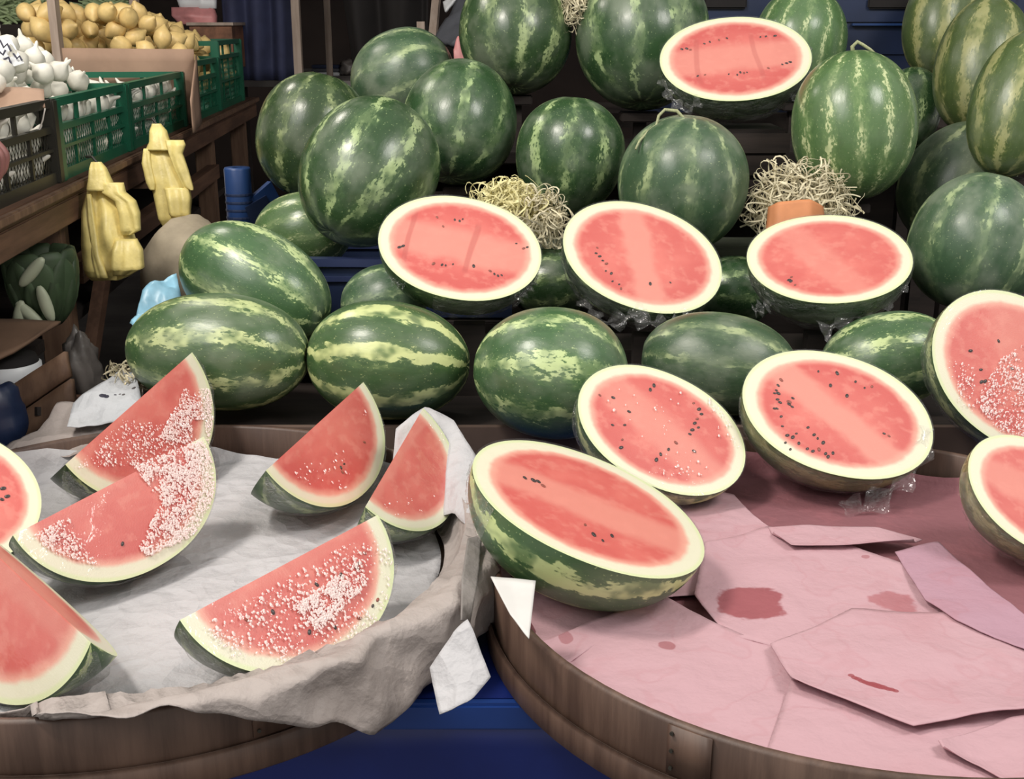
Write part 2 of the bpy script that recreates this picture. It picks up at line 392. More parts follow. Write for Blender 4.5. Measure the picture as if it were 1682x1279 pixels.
WHITE2 = wrinkled_paper('greyed_paper', (.38, .335, .315), .65, (.24, .195, .175), .45, (), 20)
def sheet(name, me, mat, label, cat='paper', cen=None, thick=.0012):
    vs_ = [v.co for v in me.vertices]; c = sum(vs_, Vector())/len(vs_); c.z = min(v.z for v in vs_)
    if cen is not None: c = Vector(cen)
    o = lk(name, shift(me, c), mat); o.location = c; tag(o, label, cat)
    m_ = o.modifiers.new('thick', 'SOLIDIFY'); m_.thickness = thick; m_.offset = 0
    return o
rng = random.Random(3)
jag = lambda a, k, s: k*noise.noise(Vector((a*s, k*90, 1.7)))
sheet('paper_lining', polar_sheet(LT, -PI, PI, lambda a: .0, lambda a: (.455 if not -106 < math.degrees(a) < 22 else .408)+.012*math.sin(a*3)*(a > .4)+jag(a, .02, 4)*(a > .4), 150, 46, .008, 2), WHITE, 'white paper sheet lining the floor of the left tray')
def out1(a):
    d = math.degrees(a)
    K_ = [(-110, .45), (-92, .470), (-78, .505), (-65, .532), (-55, .570), (-45, .610), (-30, .612), (-12, .60), (0, .56), (22, .47)]
    for (d0, r0), (d1, r1) in zip(K_, K_[1:]):
        if d <= d1: base = r0+(r1-r0)*(d-d0)/(d1-d0); break
    return base+jag(a, .018, 9)
sheet('paper_wrap', polar_sheet(LT, math.radians(-104), math.radians(20), lambda a: .413, out1, 130, 30, .013, 5, z_add=.004), WHITE2, 'crumpled greyish paper draped over the front rim of the left tray')
def rotm(ax, deg): return Matrix.Rotation(math.radians(deg), 4, ax)
def loft(A, B, nu, nv, crumple=.002, seed=0, curlA=0.0, curlB=0.0, freq=14, curlL=0.0, curlR=0.0):
    def samp(P, s):
        seg = [(P[i+1]-P[i]).length for i in range(len(P)-1)]; T = sum(seg)*s
        for i, L in enumerate(seg):
            if T <= L or i == len(seg)-1: return P[i].lerp(P[i+1], min(1, T/L if L else 0))
            T -= L
    v = []
    for j in range(nv):
        tv = j/(nv-1)
        for i in range(nu):
            s = i/(nu-1); p = samp(A, s).lerp(samp(B, s), tv)
            q = p*freq+Vector((seed, 0, seed))
            dz = crumple*(noise.noise(q)+.5*abs(noise.noise(q*2.2)))
            dz += curlA*max(0, 1-tv*3.2)**2+curlB*max(0, 1-(1-tv)*3.2)**2+curlL*max(0, 1-s*3.2)**2+curlR*max(0, 1-(1-s)*3.2)**2
            v.append((p.x, p.y, p.z+dz))
    return me_from(v, grid_faces(nu, nv))
def pix(pts, z): return [atz(x, y, z) for x, y in pts]
# upright and loose white pieces on the left tray
sheet('paper_flap', loft([at(650, 705, 1.86), at(700, 668, 1.90), at(745, 690, 1.88), at(792, 765, 1.80)], [at(640, 830, 1.78), at(690, 850, 1.74), at(745, 840, 1.70), at(775, 870, 1.64)], 26, 18, .006, 8), WHITE, 'white paper flap standing up behind the narrowest wedge')
sheet('paper_scrap', loft([at(706, 1092, 1.27), at(745, 1040, 1.28), at(768, 1022, 1.29)], [at(722, 1172, 1.235), at(770, 1148, 1.24), at(806, 1110, 1.26)], 16, 14, .008, 4), WHITE, 'white paper corner hanging in the gap between the trays')
sheet('paper_fold', loft([at(792, 880, 1.55), at(786, 950, 1.46), at(772, 1025, 1.38)], [at(768, 885, 1.53), at(758, 950, 1.44), at(757, 1020, 1.36)], 18, 8, .004, 6), wrinkled_paper('grey_paper', (.24, .22, .21), .7, (.15, .13, .12), .4, (), 14), 'grey folded paper strip wedged between both tray rims')
sheet('paper_sheet', loft([at(78, 690, 2.08), at(95, 662, 2.12), at(150, 668, 2.12), at(235, 640, 2.14)], [at(0, 745, 1.98), at(60, 745, 1.98), at(150, 745, 1.98), at(240, 740, 2.0)], 26, 18, .012, 9), WHITE2, 'greyish white paper bunched at the back left of the left tray')
PRINT = wrinkled_paper('printed_paper', (.48, .50, .53), .5, (.36, .36, .37), .3, ((-.008, .012, .007, (.03, .03, .05), 1), (-.001, .010, .005, (.03, .03, .05), 1), (.012, .018, .003, (.03, .03, .05), .8), (.019, .021, .0025, (.05, .04, .04), .8), (.026, .019, .003, (.05, .04, .04), .9), (.04, .035, .004, (.05, .04, .04), .9)), 20)
sheet('printed_bag', loft([at(120, 662, 2.09), at(175, 625, 2.13), at(200, 606, 2.16), at(222, 612, 2.16)], [at(110, 700, 2.02), at(170, 695, 2.04), at(215, 690, 2.05), at(240, 690, 2.05)], 22, 14, .012, 11), PRINT, 'white plastic bag with dark print crumpled left of the front melon', 'bag')

# pink paper on the right tray
def spot(px, py, r, k=.85, col=(.27, .055, .065), z=TFLOOR+.006): 
    p = atz(px, py, z); return (p.x, p.y, r, col, k)
PCOL = (.50, .31, .345)
def pink(name, spots=(), col=PCOL, amt=.22): return wrinkled_paper(name, col, .7, PINK_STAIN, amt, spots, 12, .15)
RED = wrinkled_paper('red_wet_paper', (.42, .09, .11), .55, (.3, .05, .06), .3)
base_pink = polar_sheet(RT, -PI, PI, lambda a: .0, lambda a: .476+jag(a, .02, 5), 150, 40, .004, 4, TR=.48)
sheet('pink_paper', base_pink, pink('pink_painted_shade', (), (.24, .10, .115), .5), 'pink paper lining the floor of the right tray, shade put into its colour')  # shade behind the halves put into this lining's colour
Z1, Z2, Z3, Z4 = TFLOOR+.009, TFLOOR+.013, TFLOOR+.018, TFLOOR+.023
ORG = (0, 0, TFLOOR)
def psheet(A, B, z, mat, label, **k): return sheet('pink_paper', loft(pix(A, z), pix(B, z), 40, 30, **k), mat, label, cen=ORG)
psheet([(868, 965), (930, 900), (1080, 880), (1160, 890)], [(872, 1050), (930, 1100), (1090, 985), (1190, 975)], Z1, pink('pink_a', (spot(1180, 965, .012),)), 'pink paper sheet tucked under the foremost large half', crumple=.004, curlB=.004)
psheet([(1130, 800), (1205, 812), (1240, 850), (1262, 868)], [(1050, 905), (1110, 905), (1157, 900), (1262, 869)], Z2, pink('pink_b'), 'small pink paper piece by the right tip of the foremost half', crumple=.003, seed=3, curlR=.004)
psheet([(885, 1062), (1090, 985), (1180, 1032), (1300, 1080)], [(905, 1075), (1010, 1140), (1110, 1200), (1420, 1330)], Z2, pink('pink_c', (spot(1232, 1005, .046), spot(1095, 1070, .012, .6), spot(930, 1060, .010, .5), spot(1010, 1165, .010, .8))), 'pale pink paper along the front left rim of the right tray', crumple=.004, seed=5, curlA=.006, curlB=.003)
psheet([(1157, 900), (1262, 868), (1400, 900), (1560, 960)], [(1140, 985), (1195, 1040), (1275, 1064), (1700, 1120)], Z3, pink('pink_d', (spot(1232, 1005, .046), spot(1466, 1003, .034, .6, (.33, .08, .09)), spot(1420, 930, .006, .5))), 'pink paper with the larger dark red juice stain', crumple=.004, seed=7, curlA=.004, curlL=.006)
psheet([(1265, 1062), (1400, 1000), (1600, 1010), (1720, 1060)], [(1300, 1125), (1500, 1200), (1545, 1190), (1700, 1170)], Z4, pink('pink_e', (spot(1396, 1132, 0.0040, .85), spot(1402, 1136, 0.0045, .85), spot(1408, 1138, 0.0050, .85), spot(1414, 1141, 0.0055, .85), spot(1420, 1143, 0.0060, .85), spot(1426, 1145, 0.0065, .85), spot(1432, 1146, 0.0070, .85), spot(1438, 1148, 0.0065, .85), spot(1444, 1150, 0.0060, .85), spot(1450, 1151, 0.0055, .85), spot(1456, 1153, 0.0050, .85), spot(1462, 1154, 0.0045, .85), spot(1468, 1156, 0.0040, .85), spot(1650, 1060, .02, .35, PINK_STAIN))), 'broad pink paper at the right with a slit and an angled front edge', crumple=.004, seed=9, curlB=.006, curlL=.003)
psheet([(1300, 1115), (1450, 1150), (1560, 1170), (1720, 1150)], [(1250, 1262), (1400, 1330), (1560, 1345), (1760, 1340)], Z3-.002, pink('pink_f', ()), 'pink paper lying lowest at the front right of the tray', crumple=.004, seed=13)
psheet([(1540, 1225), (1600, 1200), (1660, 1178), (1760, 1165)], [(1550, 1240), (1610, 1262), (1680, 1300), (1780, 1320)], Z4-.002, pink('pink_g'), 'pink paper corner at the lower right with a lifted edge', crumple=.004, seed=15, curlL=.006, curlB=.004)
psheet([(1262, 866), (1330, 862), (1440, 866), (1515, 886)], [(1270, 880), (1300, 902), (1390, 902), (1500, 892)], Z4, pink('pink_h'), 'narrow pink paper strip in front of the seediest half', crumple=.002, seed=17, curlB=.007)
psheet([(1470, 905), (1540, 890), (1620, 960), (1720, 1040)], [(1520, 985), (1570, 1020), (1640, 1050), (1740, 1090)], Z4+.003, pink('pink_i', (), (.42, .25, .31)), 'pink layer in a darker mauve tone, aslant at the right of the tray', crumple=.003, seed=19)  # layer coloured darker and more mauve than the sheets beside it
sheet('red_paper_scrap', loft(pix([(890, 1062), (925, 1075), (1000, 1120), (1060, 1170)], Z1+.002), pix([(905, 1100), (940, 1115), (1010, 1160), (1080, 1210)], Z1+.002), 20, 8, .002), RED, 'soaked red paper edge showing inside the right tray rim', cen=ORG)
sheet('white_card', loft([at(806, 948, 1.365), at(840, 950, 1.37), at(880, 955, 1.365)], [at(838, 1010, 1.31), at(862, 1042, 1.285), at(869, 1050, 1.28)], 14, 12, .002, 2), plain('white_card', (.60, .59, .57), .6, .04), 'white card corner poking up at the left rim of the right tray', 'card')

# ------------------------------------------------------------------ melons
def unit_melon(nlat=40, nlon=56, seed=0, egg=0.0, sq=2.15):
    v = []
    for j in range(nlat+1):
        th = PI*j/nlat; z = math.cos(th); s = math.sin(th)
        rr = max(0, 1-abs(z)**sq)**(1/2.0) if s > 1e-6 else 0
        for i in range(nlon):
            a = 2*PI*i/nlon
            k = 1+egg*z+.014*noise.noise(Vector((math.cos(a)*1.4+seed, math.sin(a)*1.4, z*1.4)))+.006*math.cos(9*a)*(z*z)
            zz = z*(1-.05*max(0, 1-rr*5)) if rr < .2 else z
            v.append((rr*k*math.cos(a), rr*k*math.sin(a), zz))
    return me_from(v, grid_faces(nlon, nlat+1, True))
SHAPES = [(0, 0), (3, .05), (7, -.05), (11, .02)]
def axes(phi, tau):
    p, t_ = math.radians(phi), math.radians(tau)
    return ((RIGHT*math.cos(p)+UP*math.sin(p))*math.cos(t_)-FWD*math.sin(t_)).normalized()
def basis(zax, yhint):
    z = zax.normalized(); y = (yhint-z*yhint.dot(z)).normalized(); x = y.cross(z)
    return Matrix((x, y, z)).transposed()
def solve(bottom, floor, lo, hi):
    for _ in range(50):
        m_ = (lo+hi)/2
        if bottom(m_) > floor: lo = m_
        else: hi = m_
    return (lo+hi)/2
mesh_cache = {}
MEL = {}
def melon(key, px, py, d, rpx, ratio, phi, tau, kind, label, floor=None, pole=0, spin=None):
    a = axes(phi, tau)
    def bot(dd):
        r = rpx*dd/F; return at(px, py, dd).z-math.sqrt((r*ratio*a.z)**2+r*r*(1-a.z**2))
    if floor is not None: d = solve(bot, floor, d-.35, d+.35)
    r = rpx*d/F; L = r*ratio; c = at(px, py, d)
    idx = (len(MEL)*7+3) % 4; ck = (idx, kind)
    if ck not in mesh_cache:
        me = unit_melon(seed=SHAPES[idx][0], egg=SHAPES[idx][1]); me.materials.append(RIND[kind]); mesh_cache[ck] = me
    o = lk('watermelon', mesh_cache[ck]); tag(o, label, 'watermelon', None)
    rot = basis(a, -FWD).to_4x4() @ Matrix.Rotation(random.uniform(0, 6.28) if spin is None else spin, 4, 'Z')
    o.matrix_basis = Matrix.Translation(c) @ rot @ Matrix.Diagonal((r, r, L, 1))
    if pole:
        m_ = MB().lathe([(.001, .012), (.03, .010), (.055, .0)], 14, (0, 0, pole*.955)).mesh(True)
        lk('blossom_scar', m_, M['scar'], o)
    MEL[key] = (o, c, r, L, a, d)
    return o
def stem_on(key, pts, rad=.004):
    o = MEL[key][0]; me = MB().tube(pts, lambda s: rad*(1-.45*s), 8).mesh(True)
    me.transform(o.matrix_basis.inverted()); return lk('stem', me, M['stem'], o)
T = TIER
melon('M1', 358, 578, 2.13, 97, 1.58, -3, 6, 'broken', 'big long whole melon lying crosswise behind the left tray, leftmost of the front row', .876, spin=.3)
melon('M3', 638, 592, 2.12, 98, 1.38, -4, 6, 'stripy', 'boldly light striped round whole melon in the front row behind the wedges', T[1], spin=1.2)
melon('M4', 904, 612, 2.12, 108, 1.18, -5, 8, 'broken', 'roundish whole melon with broken light bands behind the foremost half', T[1], spin=2.0)
melon('M5', 1180, 597, 2.2, 84, 1.52, -8, 10, 'grey', 'dull grey green whole melon between the two seedy lower halves', T[1])
melon('M6', 1458, 590, 2.25, 78, 1.4, 10, 10, 'broken', 'whole melon mostly hidden behind the seediest half', T[1])
melon('M2', 420, 466, 2.34, 90, 1.52, -28, 12, 'broken', 'whole melon slanting down to the right on top of the leftmost front one', .938)
melon('M7', 630, 496, 2.37, 62, 1.15, 10, 10, 'grey', 'small greyish whole melon peeping out left below the left middle half', None)
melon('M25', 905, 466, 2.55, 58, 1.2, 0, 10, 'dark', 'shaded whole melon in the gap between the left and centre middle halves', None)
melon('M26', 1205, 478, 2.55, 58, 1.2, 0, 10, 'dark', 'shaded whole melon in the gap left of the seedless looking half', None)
melon('M21', 1603, 398, 2.4, 106, 1.08, 75, 10, 'grey', 'large dull green whole melon at the right edge above the dripping half', .985)
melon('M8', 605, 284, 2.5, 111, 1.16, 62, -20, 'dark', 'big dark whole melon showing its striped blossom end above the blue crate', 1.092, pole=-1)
melon('M10', 498, 381, 2.66, 66, 1.25, 10, 10, 'pale', 'pale green whole melon low inside the blue crate', None)
melon('M14', 1122, 302, 2.55, 106, 1.05, 85, 20, 'grey', 'round bluish green whole melon with a curly stem under the topmost half', 1.078)
melon('M20', 1572, 302, 2.74, 88, 1.2, 60, 10, 'grey', 'dark whole melon half hidden behind the large one at the right edge', None)
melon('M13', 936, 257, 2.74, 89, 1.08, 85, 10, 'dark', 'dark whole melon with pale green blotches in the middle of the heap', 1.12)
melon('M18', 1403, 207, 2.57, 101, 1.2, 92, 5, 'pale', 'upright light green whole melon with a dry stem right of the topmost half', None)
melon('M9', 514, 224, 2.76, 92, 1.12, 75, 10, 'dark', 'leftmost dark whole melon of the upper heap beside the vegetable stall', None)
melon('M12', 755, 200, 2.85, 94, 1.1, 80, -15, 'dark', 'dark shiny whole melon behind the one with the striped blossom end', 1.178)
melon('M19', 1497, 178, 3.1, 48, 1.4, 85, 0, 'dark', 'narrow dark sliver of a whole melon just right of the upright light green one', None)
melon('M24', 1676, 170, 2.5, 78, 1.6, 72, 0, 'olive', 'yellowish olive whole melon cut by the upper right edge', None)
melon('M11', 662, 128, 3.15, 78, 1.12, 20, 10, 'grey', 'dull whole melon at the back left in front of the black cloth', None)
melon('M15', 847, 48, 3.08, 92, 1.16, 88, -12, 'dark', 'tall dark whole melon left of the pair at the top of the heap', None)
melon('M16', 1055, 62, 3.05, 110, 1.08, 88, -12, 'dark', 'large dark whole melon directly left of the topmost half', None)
melon('M17', 1312, 72, 3.2, 76, 1.2, 80, 10, 'pale', 'light green whole melon peeking out behind the topmost half', None)
melon('M22', 1545, 40, 3.2, 60, 1.5, 80, 0, 'olive', 'brownish green whole melon before the blue crates at the upper right', None)
melon('M23', 1614, 108, 2.92, 76, 1.5, 80, 0, 'olive', 'whole melon with bold yellow green stripes at the upper right', None)
def prop(key):
    o, c, r, L, a, d = MEL[key]; z = c.z-math.sqrt((L*a.z)**2+r*r*(1-a.z**2)); b = .3*r
    lk('step_board', MB().box((c.x-b-.3, c.y-b-2.6, z-.026), (c.x+b-.3, c.y+b-2.6, z-.004), .003).mesh(), M['dark_wood'], st)
    lk('post', MB().box((c.x-.016-.3, c.y-.016-2.6, 0), (c.x+.016-.3, c.y+.016-2.6, z-.026)).mesh(), M['dark_wood'], st)
for k_ in ('M25', 'M26', 'M21', 'M20', 'M14', 'M13', 'M12', 'M11', 'M15', 'M16', 'M17', 'M22', 'M23', 'M19', 'M24', 'M18'): prop(k_)
def near(key, px, py, lift=0.0):      # a point on a melon's front surface along the line of sight at (px, py)
    o, c, r, L, a, d = MEL[key]; b = o.matrix_basis; inv = b.inverted()
    p0 = inv @ CAM; dv = (inv.to_3x3() @ ray(px, py)); A_ = dv.dot(dv); B_ = 2*p0.dot(dv); C_ = p0.dot(p0)-1
    D_ = B_*B_-4*A_*C_; s = (-B_-math.sqrt(max(0, D_)))/(2*A_)
    return CAM+ray(px, py)*(s-lift)
def top(key, sgn=1): o, c, r, L, a, d = MEL[key]; return c+a*(L*.94*sgn)
p = top('M18'); stem_on('M18', [p, p+Vector((-.004, 0, .018)), p+Vector((.006, 0, .028)), p+Vector((.018, 0, .022)), p+Vector((.034, -.004, .012)), p+Vector((.044, -.006, .004))], .005)
dd = MEL['M14'][5]-.06
stem_on('M14', [top('M14'), at(1124, 196, dd), at(1112, 182, dd), at(1092, 180, dd), at(1082, 190, dd), at(1078, 206, dd), at(1064, 216, dd), at(1050, 232, dd-.02), at(1044, 245, dd-.03)], .0042)

# ------------------------------------------------------------------ cut melons
def half_rind():
    nlat, nlon = 36, 26; v = []
    for j in range(nlat+1):
        th = PI*j/nlat; z = math.cos(th); rr = math.sqrt(max(0, 1-abs(z)**2.15))
        for i in range(nlon+1):
            a = PI+PI*i/nlon; v.append((rr*math.cos(a), rr*math.sin(a), z))
    return me_from(v, grid_faces(nlon+1, nlat+1))
def disc(a0, full=True, dome=.0, rmax=1.0, nr=16, na=72):
    """flat cut face in the plane spanned by Z and direction a0; half when not full"""
    v = [(0, 0, 0)]; d = Vector((math.cos(a0), math.sin(a0), 0)); nrm = Vector((-math.sin(a0), math.cos(a0), 0))
    for j in range(1, nr+1):
        r = rmax*j/nr
        for i in range(na if full else na+1):
            t_ = (2*PI if full else PI)*i/na - (0 if full else PI/2)
            x, z = math.cos(t_), math.sin(t_); sq = (abs(z)**2.15+x*x)**.5 if False else 1
            xx = math.copysign(math.sqrt(max(0, 1-abs(z)**2.15)), x) if abs(x) > 1e-6 else 0
            h = dome*(1-r*r)
            p = d*(xx*r)+Vector((0, 0, z*r))+nrm*h
            v.append(tuple(p))
    n = na if full else na+1; f = []
    for i in range(na): f.append((0, 1+i, 1+(i+1) % n))
    for j in range(nr-1):
        for i in range(na):
            a = 1+j*n+i; b = 1+j*n+(i+1) % n; f.append((a, b, b+n, a+n))
    return v, f
def seed_mesh():
    me = unit_melon(8, 10); me.transform(Matrix.Diagonal((.0030, .0016, .0046, 1))); return me
SEED_ME = seed_mesh(); SEED_ME.materials.append(SEED)
SEED_ME2 = seed_mesh(); SEED_ME2.materials.append(SEED_PALE)
HALF_ME = {}; 
DISC_ME = me_from(*disc(0, True))
def droplet_mesh(pts, nrm, tx, tz, seed, s0=.0012, s1=.0034):
    """pts in world on the face; small irregular domes joined into one mesh"""
    r_ = random.Random(seed); v = []; f = []
    for p in pts:
        s = s0+(s1-s0)*r_.random()**2; k = 6; b = len(v); el = r_.uniform(.7, 1.7); rot = r_.uniform(0, PI)
        for i in range(k):
            a = 2*PI*i/k+rot; q = s*r_.uniform(.7, 1.25)
            v.append(p+tx*(q*math.cos(a)*el)+tz*(q*math.sin(a)))
        v.append(p+nrm*s*.55+tx*s*r_.uniform(-.3, .3))
        for i in range(k): f.append((b+i, b+(i+1) % k, b+k))
    return me_from(v, f, smooth=False)
class Cut: pass
def add_seeds(C_, pix_list, pale_every=0):
    for i, (x, y) in enumerate(pix_list):
        p = C_.hit(x, y)
        if p is None: continue
        lp = C_.inv @ p
        m_ = SEED_ME2 if (pale_every and i % pale_every == 0) else SEED_ME
        o = lk('seed', m_, None, C_.root); o.location = lp+C_.nl*.0006
        r_ = random.Random(int(x*31+y)); an = math.atan2(lp.z/C_.L, lp.x/C_.R)
        o.rotation_euler = (0, -an+PI/2+r_.uniform(-.5, .5), 0) if C_.face_rot is None else (0, r_.uniform(0, 3), C_.face_rot)
        s = r_.uniform(.5, .95); o.scale = (s, s, s)
def drops(C_, polys, n, seed, avoid=(), s0=.0010, s1=.0030):
    """condensation inside pixel polygons on a wrapped face"""
    r_ = random.Random(seed); pts = []
    def inside(P, x, y):
        c = False
        for i in range(len(P)):
            (x0, y0), (x1, y1) = P[i], P[i-1]
            if (y0 > y) != (y1 > y) and x < (x1-x0)*(y-y0)/(y1-y0)+x0: c = not c
        return c
    tot = 0
    for poly, dens in polys:
        xs = [q[0] for q in poly]; ys = [q[1] for q in poly]; k = 0; tries = 0
        while k < int(n*dens) and tries < 60000:
            tries += 1; x = r_.uniform(min(xs), max(xs)); y = r_.uniform(min(ys), max(ys))
            if not inside(poly, x, y) or any(inside(q, x, y) for q in avoid): continue
            if noise.noise(Vector((x*.03, y*.03, seed)))+r_.uniform(-.5, .6) < 0: continue
            p = C_.hit(x, y)
            if p is None: continue
            pts.append(C_.inv @ p + C_.nl*.0035); k += 1
    if not pts: return
    tz = Vector((0, 0, 1)); tx = C_.nl.cross(tz).normalized()
    o = lk('droplets', droplet_mesh(pts, C_.nl, tx, tz, seed, s0, s1), DROP, C_.root); stuff(o)
def film_shell(C_, key, t0, t1, depth, seed, amp=.03, mat=None, a_from=PI, a_to=2*PI, wobble=.12):
    """crumpled wrap over part of the rind: from the cut edge down to an uneven hem"""
    nu, nv = 46, 16; v = []
    for j in range(nv):
        for i in range(nu):
            u = i/(nu-1); z = math.cos(PI*(t0+(t1-t0)*u)); dep = depth*(1+wobble*4*noise.noise(Vector((u*7, seed, 0))))
            s = j/(nv-1)*dep
            rr = math.sqrt(max(0, 1-abs(z)**2.15)); a = (a_from+s) if key == 'L' else (a_to-s)
            q = Vector((u*9, s*5, seed)); k = 1.02+amp*(.5+j/(nv-1)*1.3)*(abs(noise.noise(q))*1.4+.5*noise.noise(q*2.7))
            v.append((rr*k*math.cos(a), rr*k*math.sin(a), z*(1+.4*(k-1))))
    o = lk('plastic_wrap', me_from(v, grid_faces(nu, nv)), mat or FILM_SIDE, C_.root); o.scale = (C_.R, C_.R, C_.L); return o
def half(key, px, py, A, B, phi, label, floor, d0, k=.8, rind='dark', fl=None, film=True, tau=0.0, lean=0.0):
    a = axes(phi, tau)
    def build(d):
        c = at(px, py, d); L = A*d/F; R = L*k; co = min(1, B/(A*k)); si = math.sqrt(1-co*co)
        tc = (CAM-c).normalized(); tc = (tc-a*tc.dot(a)).normalized(); u = a.cross(tc)
        if u.z < 0: u = -u
        return c, L, R, tc*co+u*si
    def bot(d):
        c, L, R, n = build(d)
        mx = 0
        x = n.cross(a)
        for i in range(19):
            an = PI+PI*i/18; dv = x*math.cos(an)+n*math.sin(an)
            if dv.z < 0: mx = max(mx, math.sqrt((L*a.z)**2+(R*dv.z)**2))
        return c.z-max(mx, L*abs(a.z))
    d = solve(bot, floor, d0-.4, d0+.4); c, L, R, n = build(d)
    root = thing('watermelon_half', label, 'melon half', c); m3 = basis(a, n)
    root.matrix_basis = Matrix.Translation(c) @ m3.to_4x4()
    C_ = Cut(); C_.root = root; C_.inv = root.matrix_basis.inverted(); C_.L = L; C_.R = R; C_.nl = Vector((0, 1, 0)); C_.face_rot = None
    C_.hit = lambda x, y: CAM+ray(x, y)*((c-CAM).dot(n)/ray(x, y).dot(n))
    if rind not in HALF_ME:
        me = half_rind(); me.materials.append(RIND[rind]); HALF_ME[rind] = me
    o = lk('rind', HALF_ME[rind], None, root); o.scale = (R, R, L)
    me = DISC_ME.copy(); me.materials.append(fl); o = lk('flesh', me, None, root); o.scale = (R, R, L)
    if film:
        v, f = disc(0, True, .012, 1.01); v = [(x, y+.016+.006*noise.noise(Vector((x*3, z*3, px))), z) for x, y, z in v]
        o = lk('plastic_wrap', me_from(v, f), FILM_FACE, root); o.scale = (R, R, L)
    C_.c = c; C_.d = d
    print(key, 'd %.3f L %.3f R %.3f' % (d, L, R), [round(q, 3) for q in c]); return C_
def tail(C_, pts, wid, seed, mat=None):
    """loose gathered end of wrap: a crinkled ribbon through pixel points at the half's own depth"""
    P = [at(x, y, C_.d+dz) for x, y, dz in pts]; v = []; n = 22; m_ = 7
    for i in range(n):
        s = i/(n-1)*(len(P)-1); k = min(int(s), len(P)-2); p = P[k].lerp(P[k+1], s-k)
        t_ = (P[k+1]-P[k]).normalized(); sd = t_.cross(-FWD).normalized()
        w_ = wid*(.55+.45*math.sin(i*1.3+seed)) 
        for j in range(m_):
            q = (j/(m_-1)-.5)*w_; z = .012*noise.noise(Vector((i*.6, j*.9, seed)))+.006*math.sin(j*2.4+i)
            v.append(p+sd*q-FWD*z)
    me = me_from(v, grid_faces(m_, n)); me.transform(C_.inv); return lk('wrap_end', me, mat or FILM_SIDE, C_.root)

# -- lower halves on the pink paper
PF = TFLOOR+.012
h = half('H7', 968, 830, 204, 82, -22, 'foremost and largest half, long, its green side turned to the viewer', PF, 1.5, .80, 'stripy', flesh_mat('flesh_a', 0, .26, -.05, .85, .85, .35, 1), True)
add_seeds(h, [(892, 798), (884, 791), (876, 789), (862, 785), (961, 862), (1005, 880), (975, 878), (990, 888)], 4)
film_shell(h, 'L', .75, .99, .8, 3, .03)
film_shell(h, 'R', .02, .2, .7, 4, .02)
h = half('H5', 1088, 703, 148, 90, -25, 'half with arcs of seeds and wet glints, just behind the foremost half', PF, 1.8, .80, 'stripy', flesh_mat('flesh_b', .5, .30, -.05, .7, .86, .6, 4))
add_seeds(h, [(985, 649), (1007, 653), (1033, 676), (1026, 698), (1006, 698), (1022, 722), (1074, 633), (1068, 640), (1148, 672), (1152, 680), (1145, 688), (1141, 695), (1147, 702), (1137, 706), (1133, 713), (1139, 662), (1098, 738), (1085, 746), (1140, 741), (1078, 755), (1110, 727), (1020, 735)], 5)
drops(h, [([(1160, 650), (1195, 690), (1215, 740), (1180, 720)], .35), ([(1060, 745), (1140, 740), (1170, 780), (1090, 785)], .4), ([(990, 640), (1120, 635), (1120, 720), (1020, 730)], .25)], 90, 5, s0=.0008, s1=.0022)
film_shell(h, 'L', .3, .95, .8, 5, .035)
h6 = half('H6', 1376, 677, 160, 97, -12, 'half with the most dark seeds, crumpled wrap at its right side', PF, 1.8, .80, 'olive', flesh_mat('flesh_c', .75, .22, -.05, .95, .845, .7, 8))
add_seeds(h6, [(1283, 624), (1278, 633), (1275, 641), (1278, 646), (1272, 646), (1277, 656), (1281, 661), (1276, 671), (1272, 671), (1296, 660), (1302, 654), (1301, 668), (1296, 664), (1344, 610), (1375, 613), (1364, 633), (1391, 650), (1420, 637), (1432, 635), (1405, 627), (1283, 684), (1327, 702), (1337, 714), (1343, 720), (1352, 727), (1326, 737), (1335, 741), (1345, 738), (1298, 738), (1302, 718), (1312, 728), (1293, 715), (1290, 727), (1360, 750), (1368, 744), (1452, 712), (1460, 716), (1356, 745), (1285, 700), (1308, 712)], 9)
film_shell(h6, 'L', .35, .98, .8, 6, .02)
film_shell(h6, 'R', .02, .40, 1.2, 7, .06)
tail(h6, [(1520, 700, 0), (1510, 760, -.03), (1470, 800, -.06), (1420, 838, -.06), (1380, 826, -.06)], .05, 3)
h8 = half('H8', 1672, 610, 156, 110, -35, 'dripping half cut off by the right edge, its film full of white glints', .86, 1.85, .82, 'broken', flesh_mat('flesh_d', .9, .3, .1, .5, .86, .4, 12))
add_seeds(h8, [(1594, 576), (1611, 607), (1612, 627), (1662, 605), (1618, 626), (1640, 560)], 0)
drops(h8, [([(1600, 660), (1640, 590), (1690, 560), (1690, 720), (1640, 710)], 1.0), ([(1550, 590), (1600, 600), (1600, 680), (1580, 680)], .12)], 1000, 8, s0=.0006, s1=.0021)
film_shell(h8, 'L', .1, .95, .9, 9, .03)
h9 = half('H9', 1716, 817, 138, 82, -25, 'small half cut off by the right edge, standing on the pink paper', PF, 1.6, .8, 'olive', flesh_mat('flesh_e', 0, .3, 0, .7, .83, .4, 15))
film_shell(h9, 'L', .3, .95, .9, 10, .04); film_shell(h9, 'R', .05, .6, .8, 11, .03)
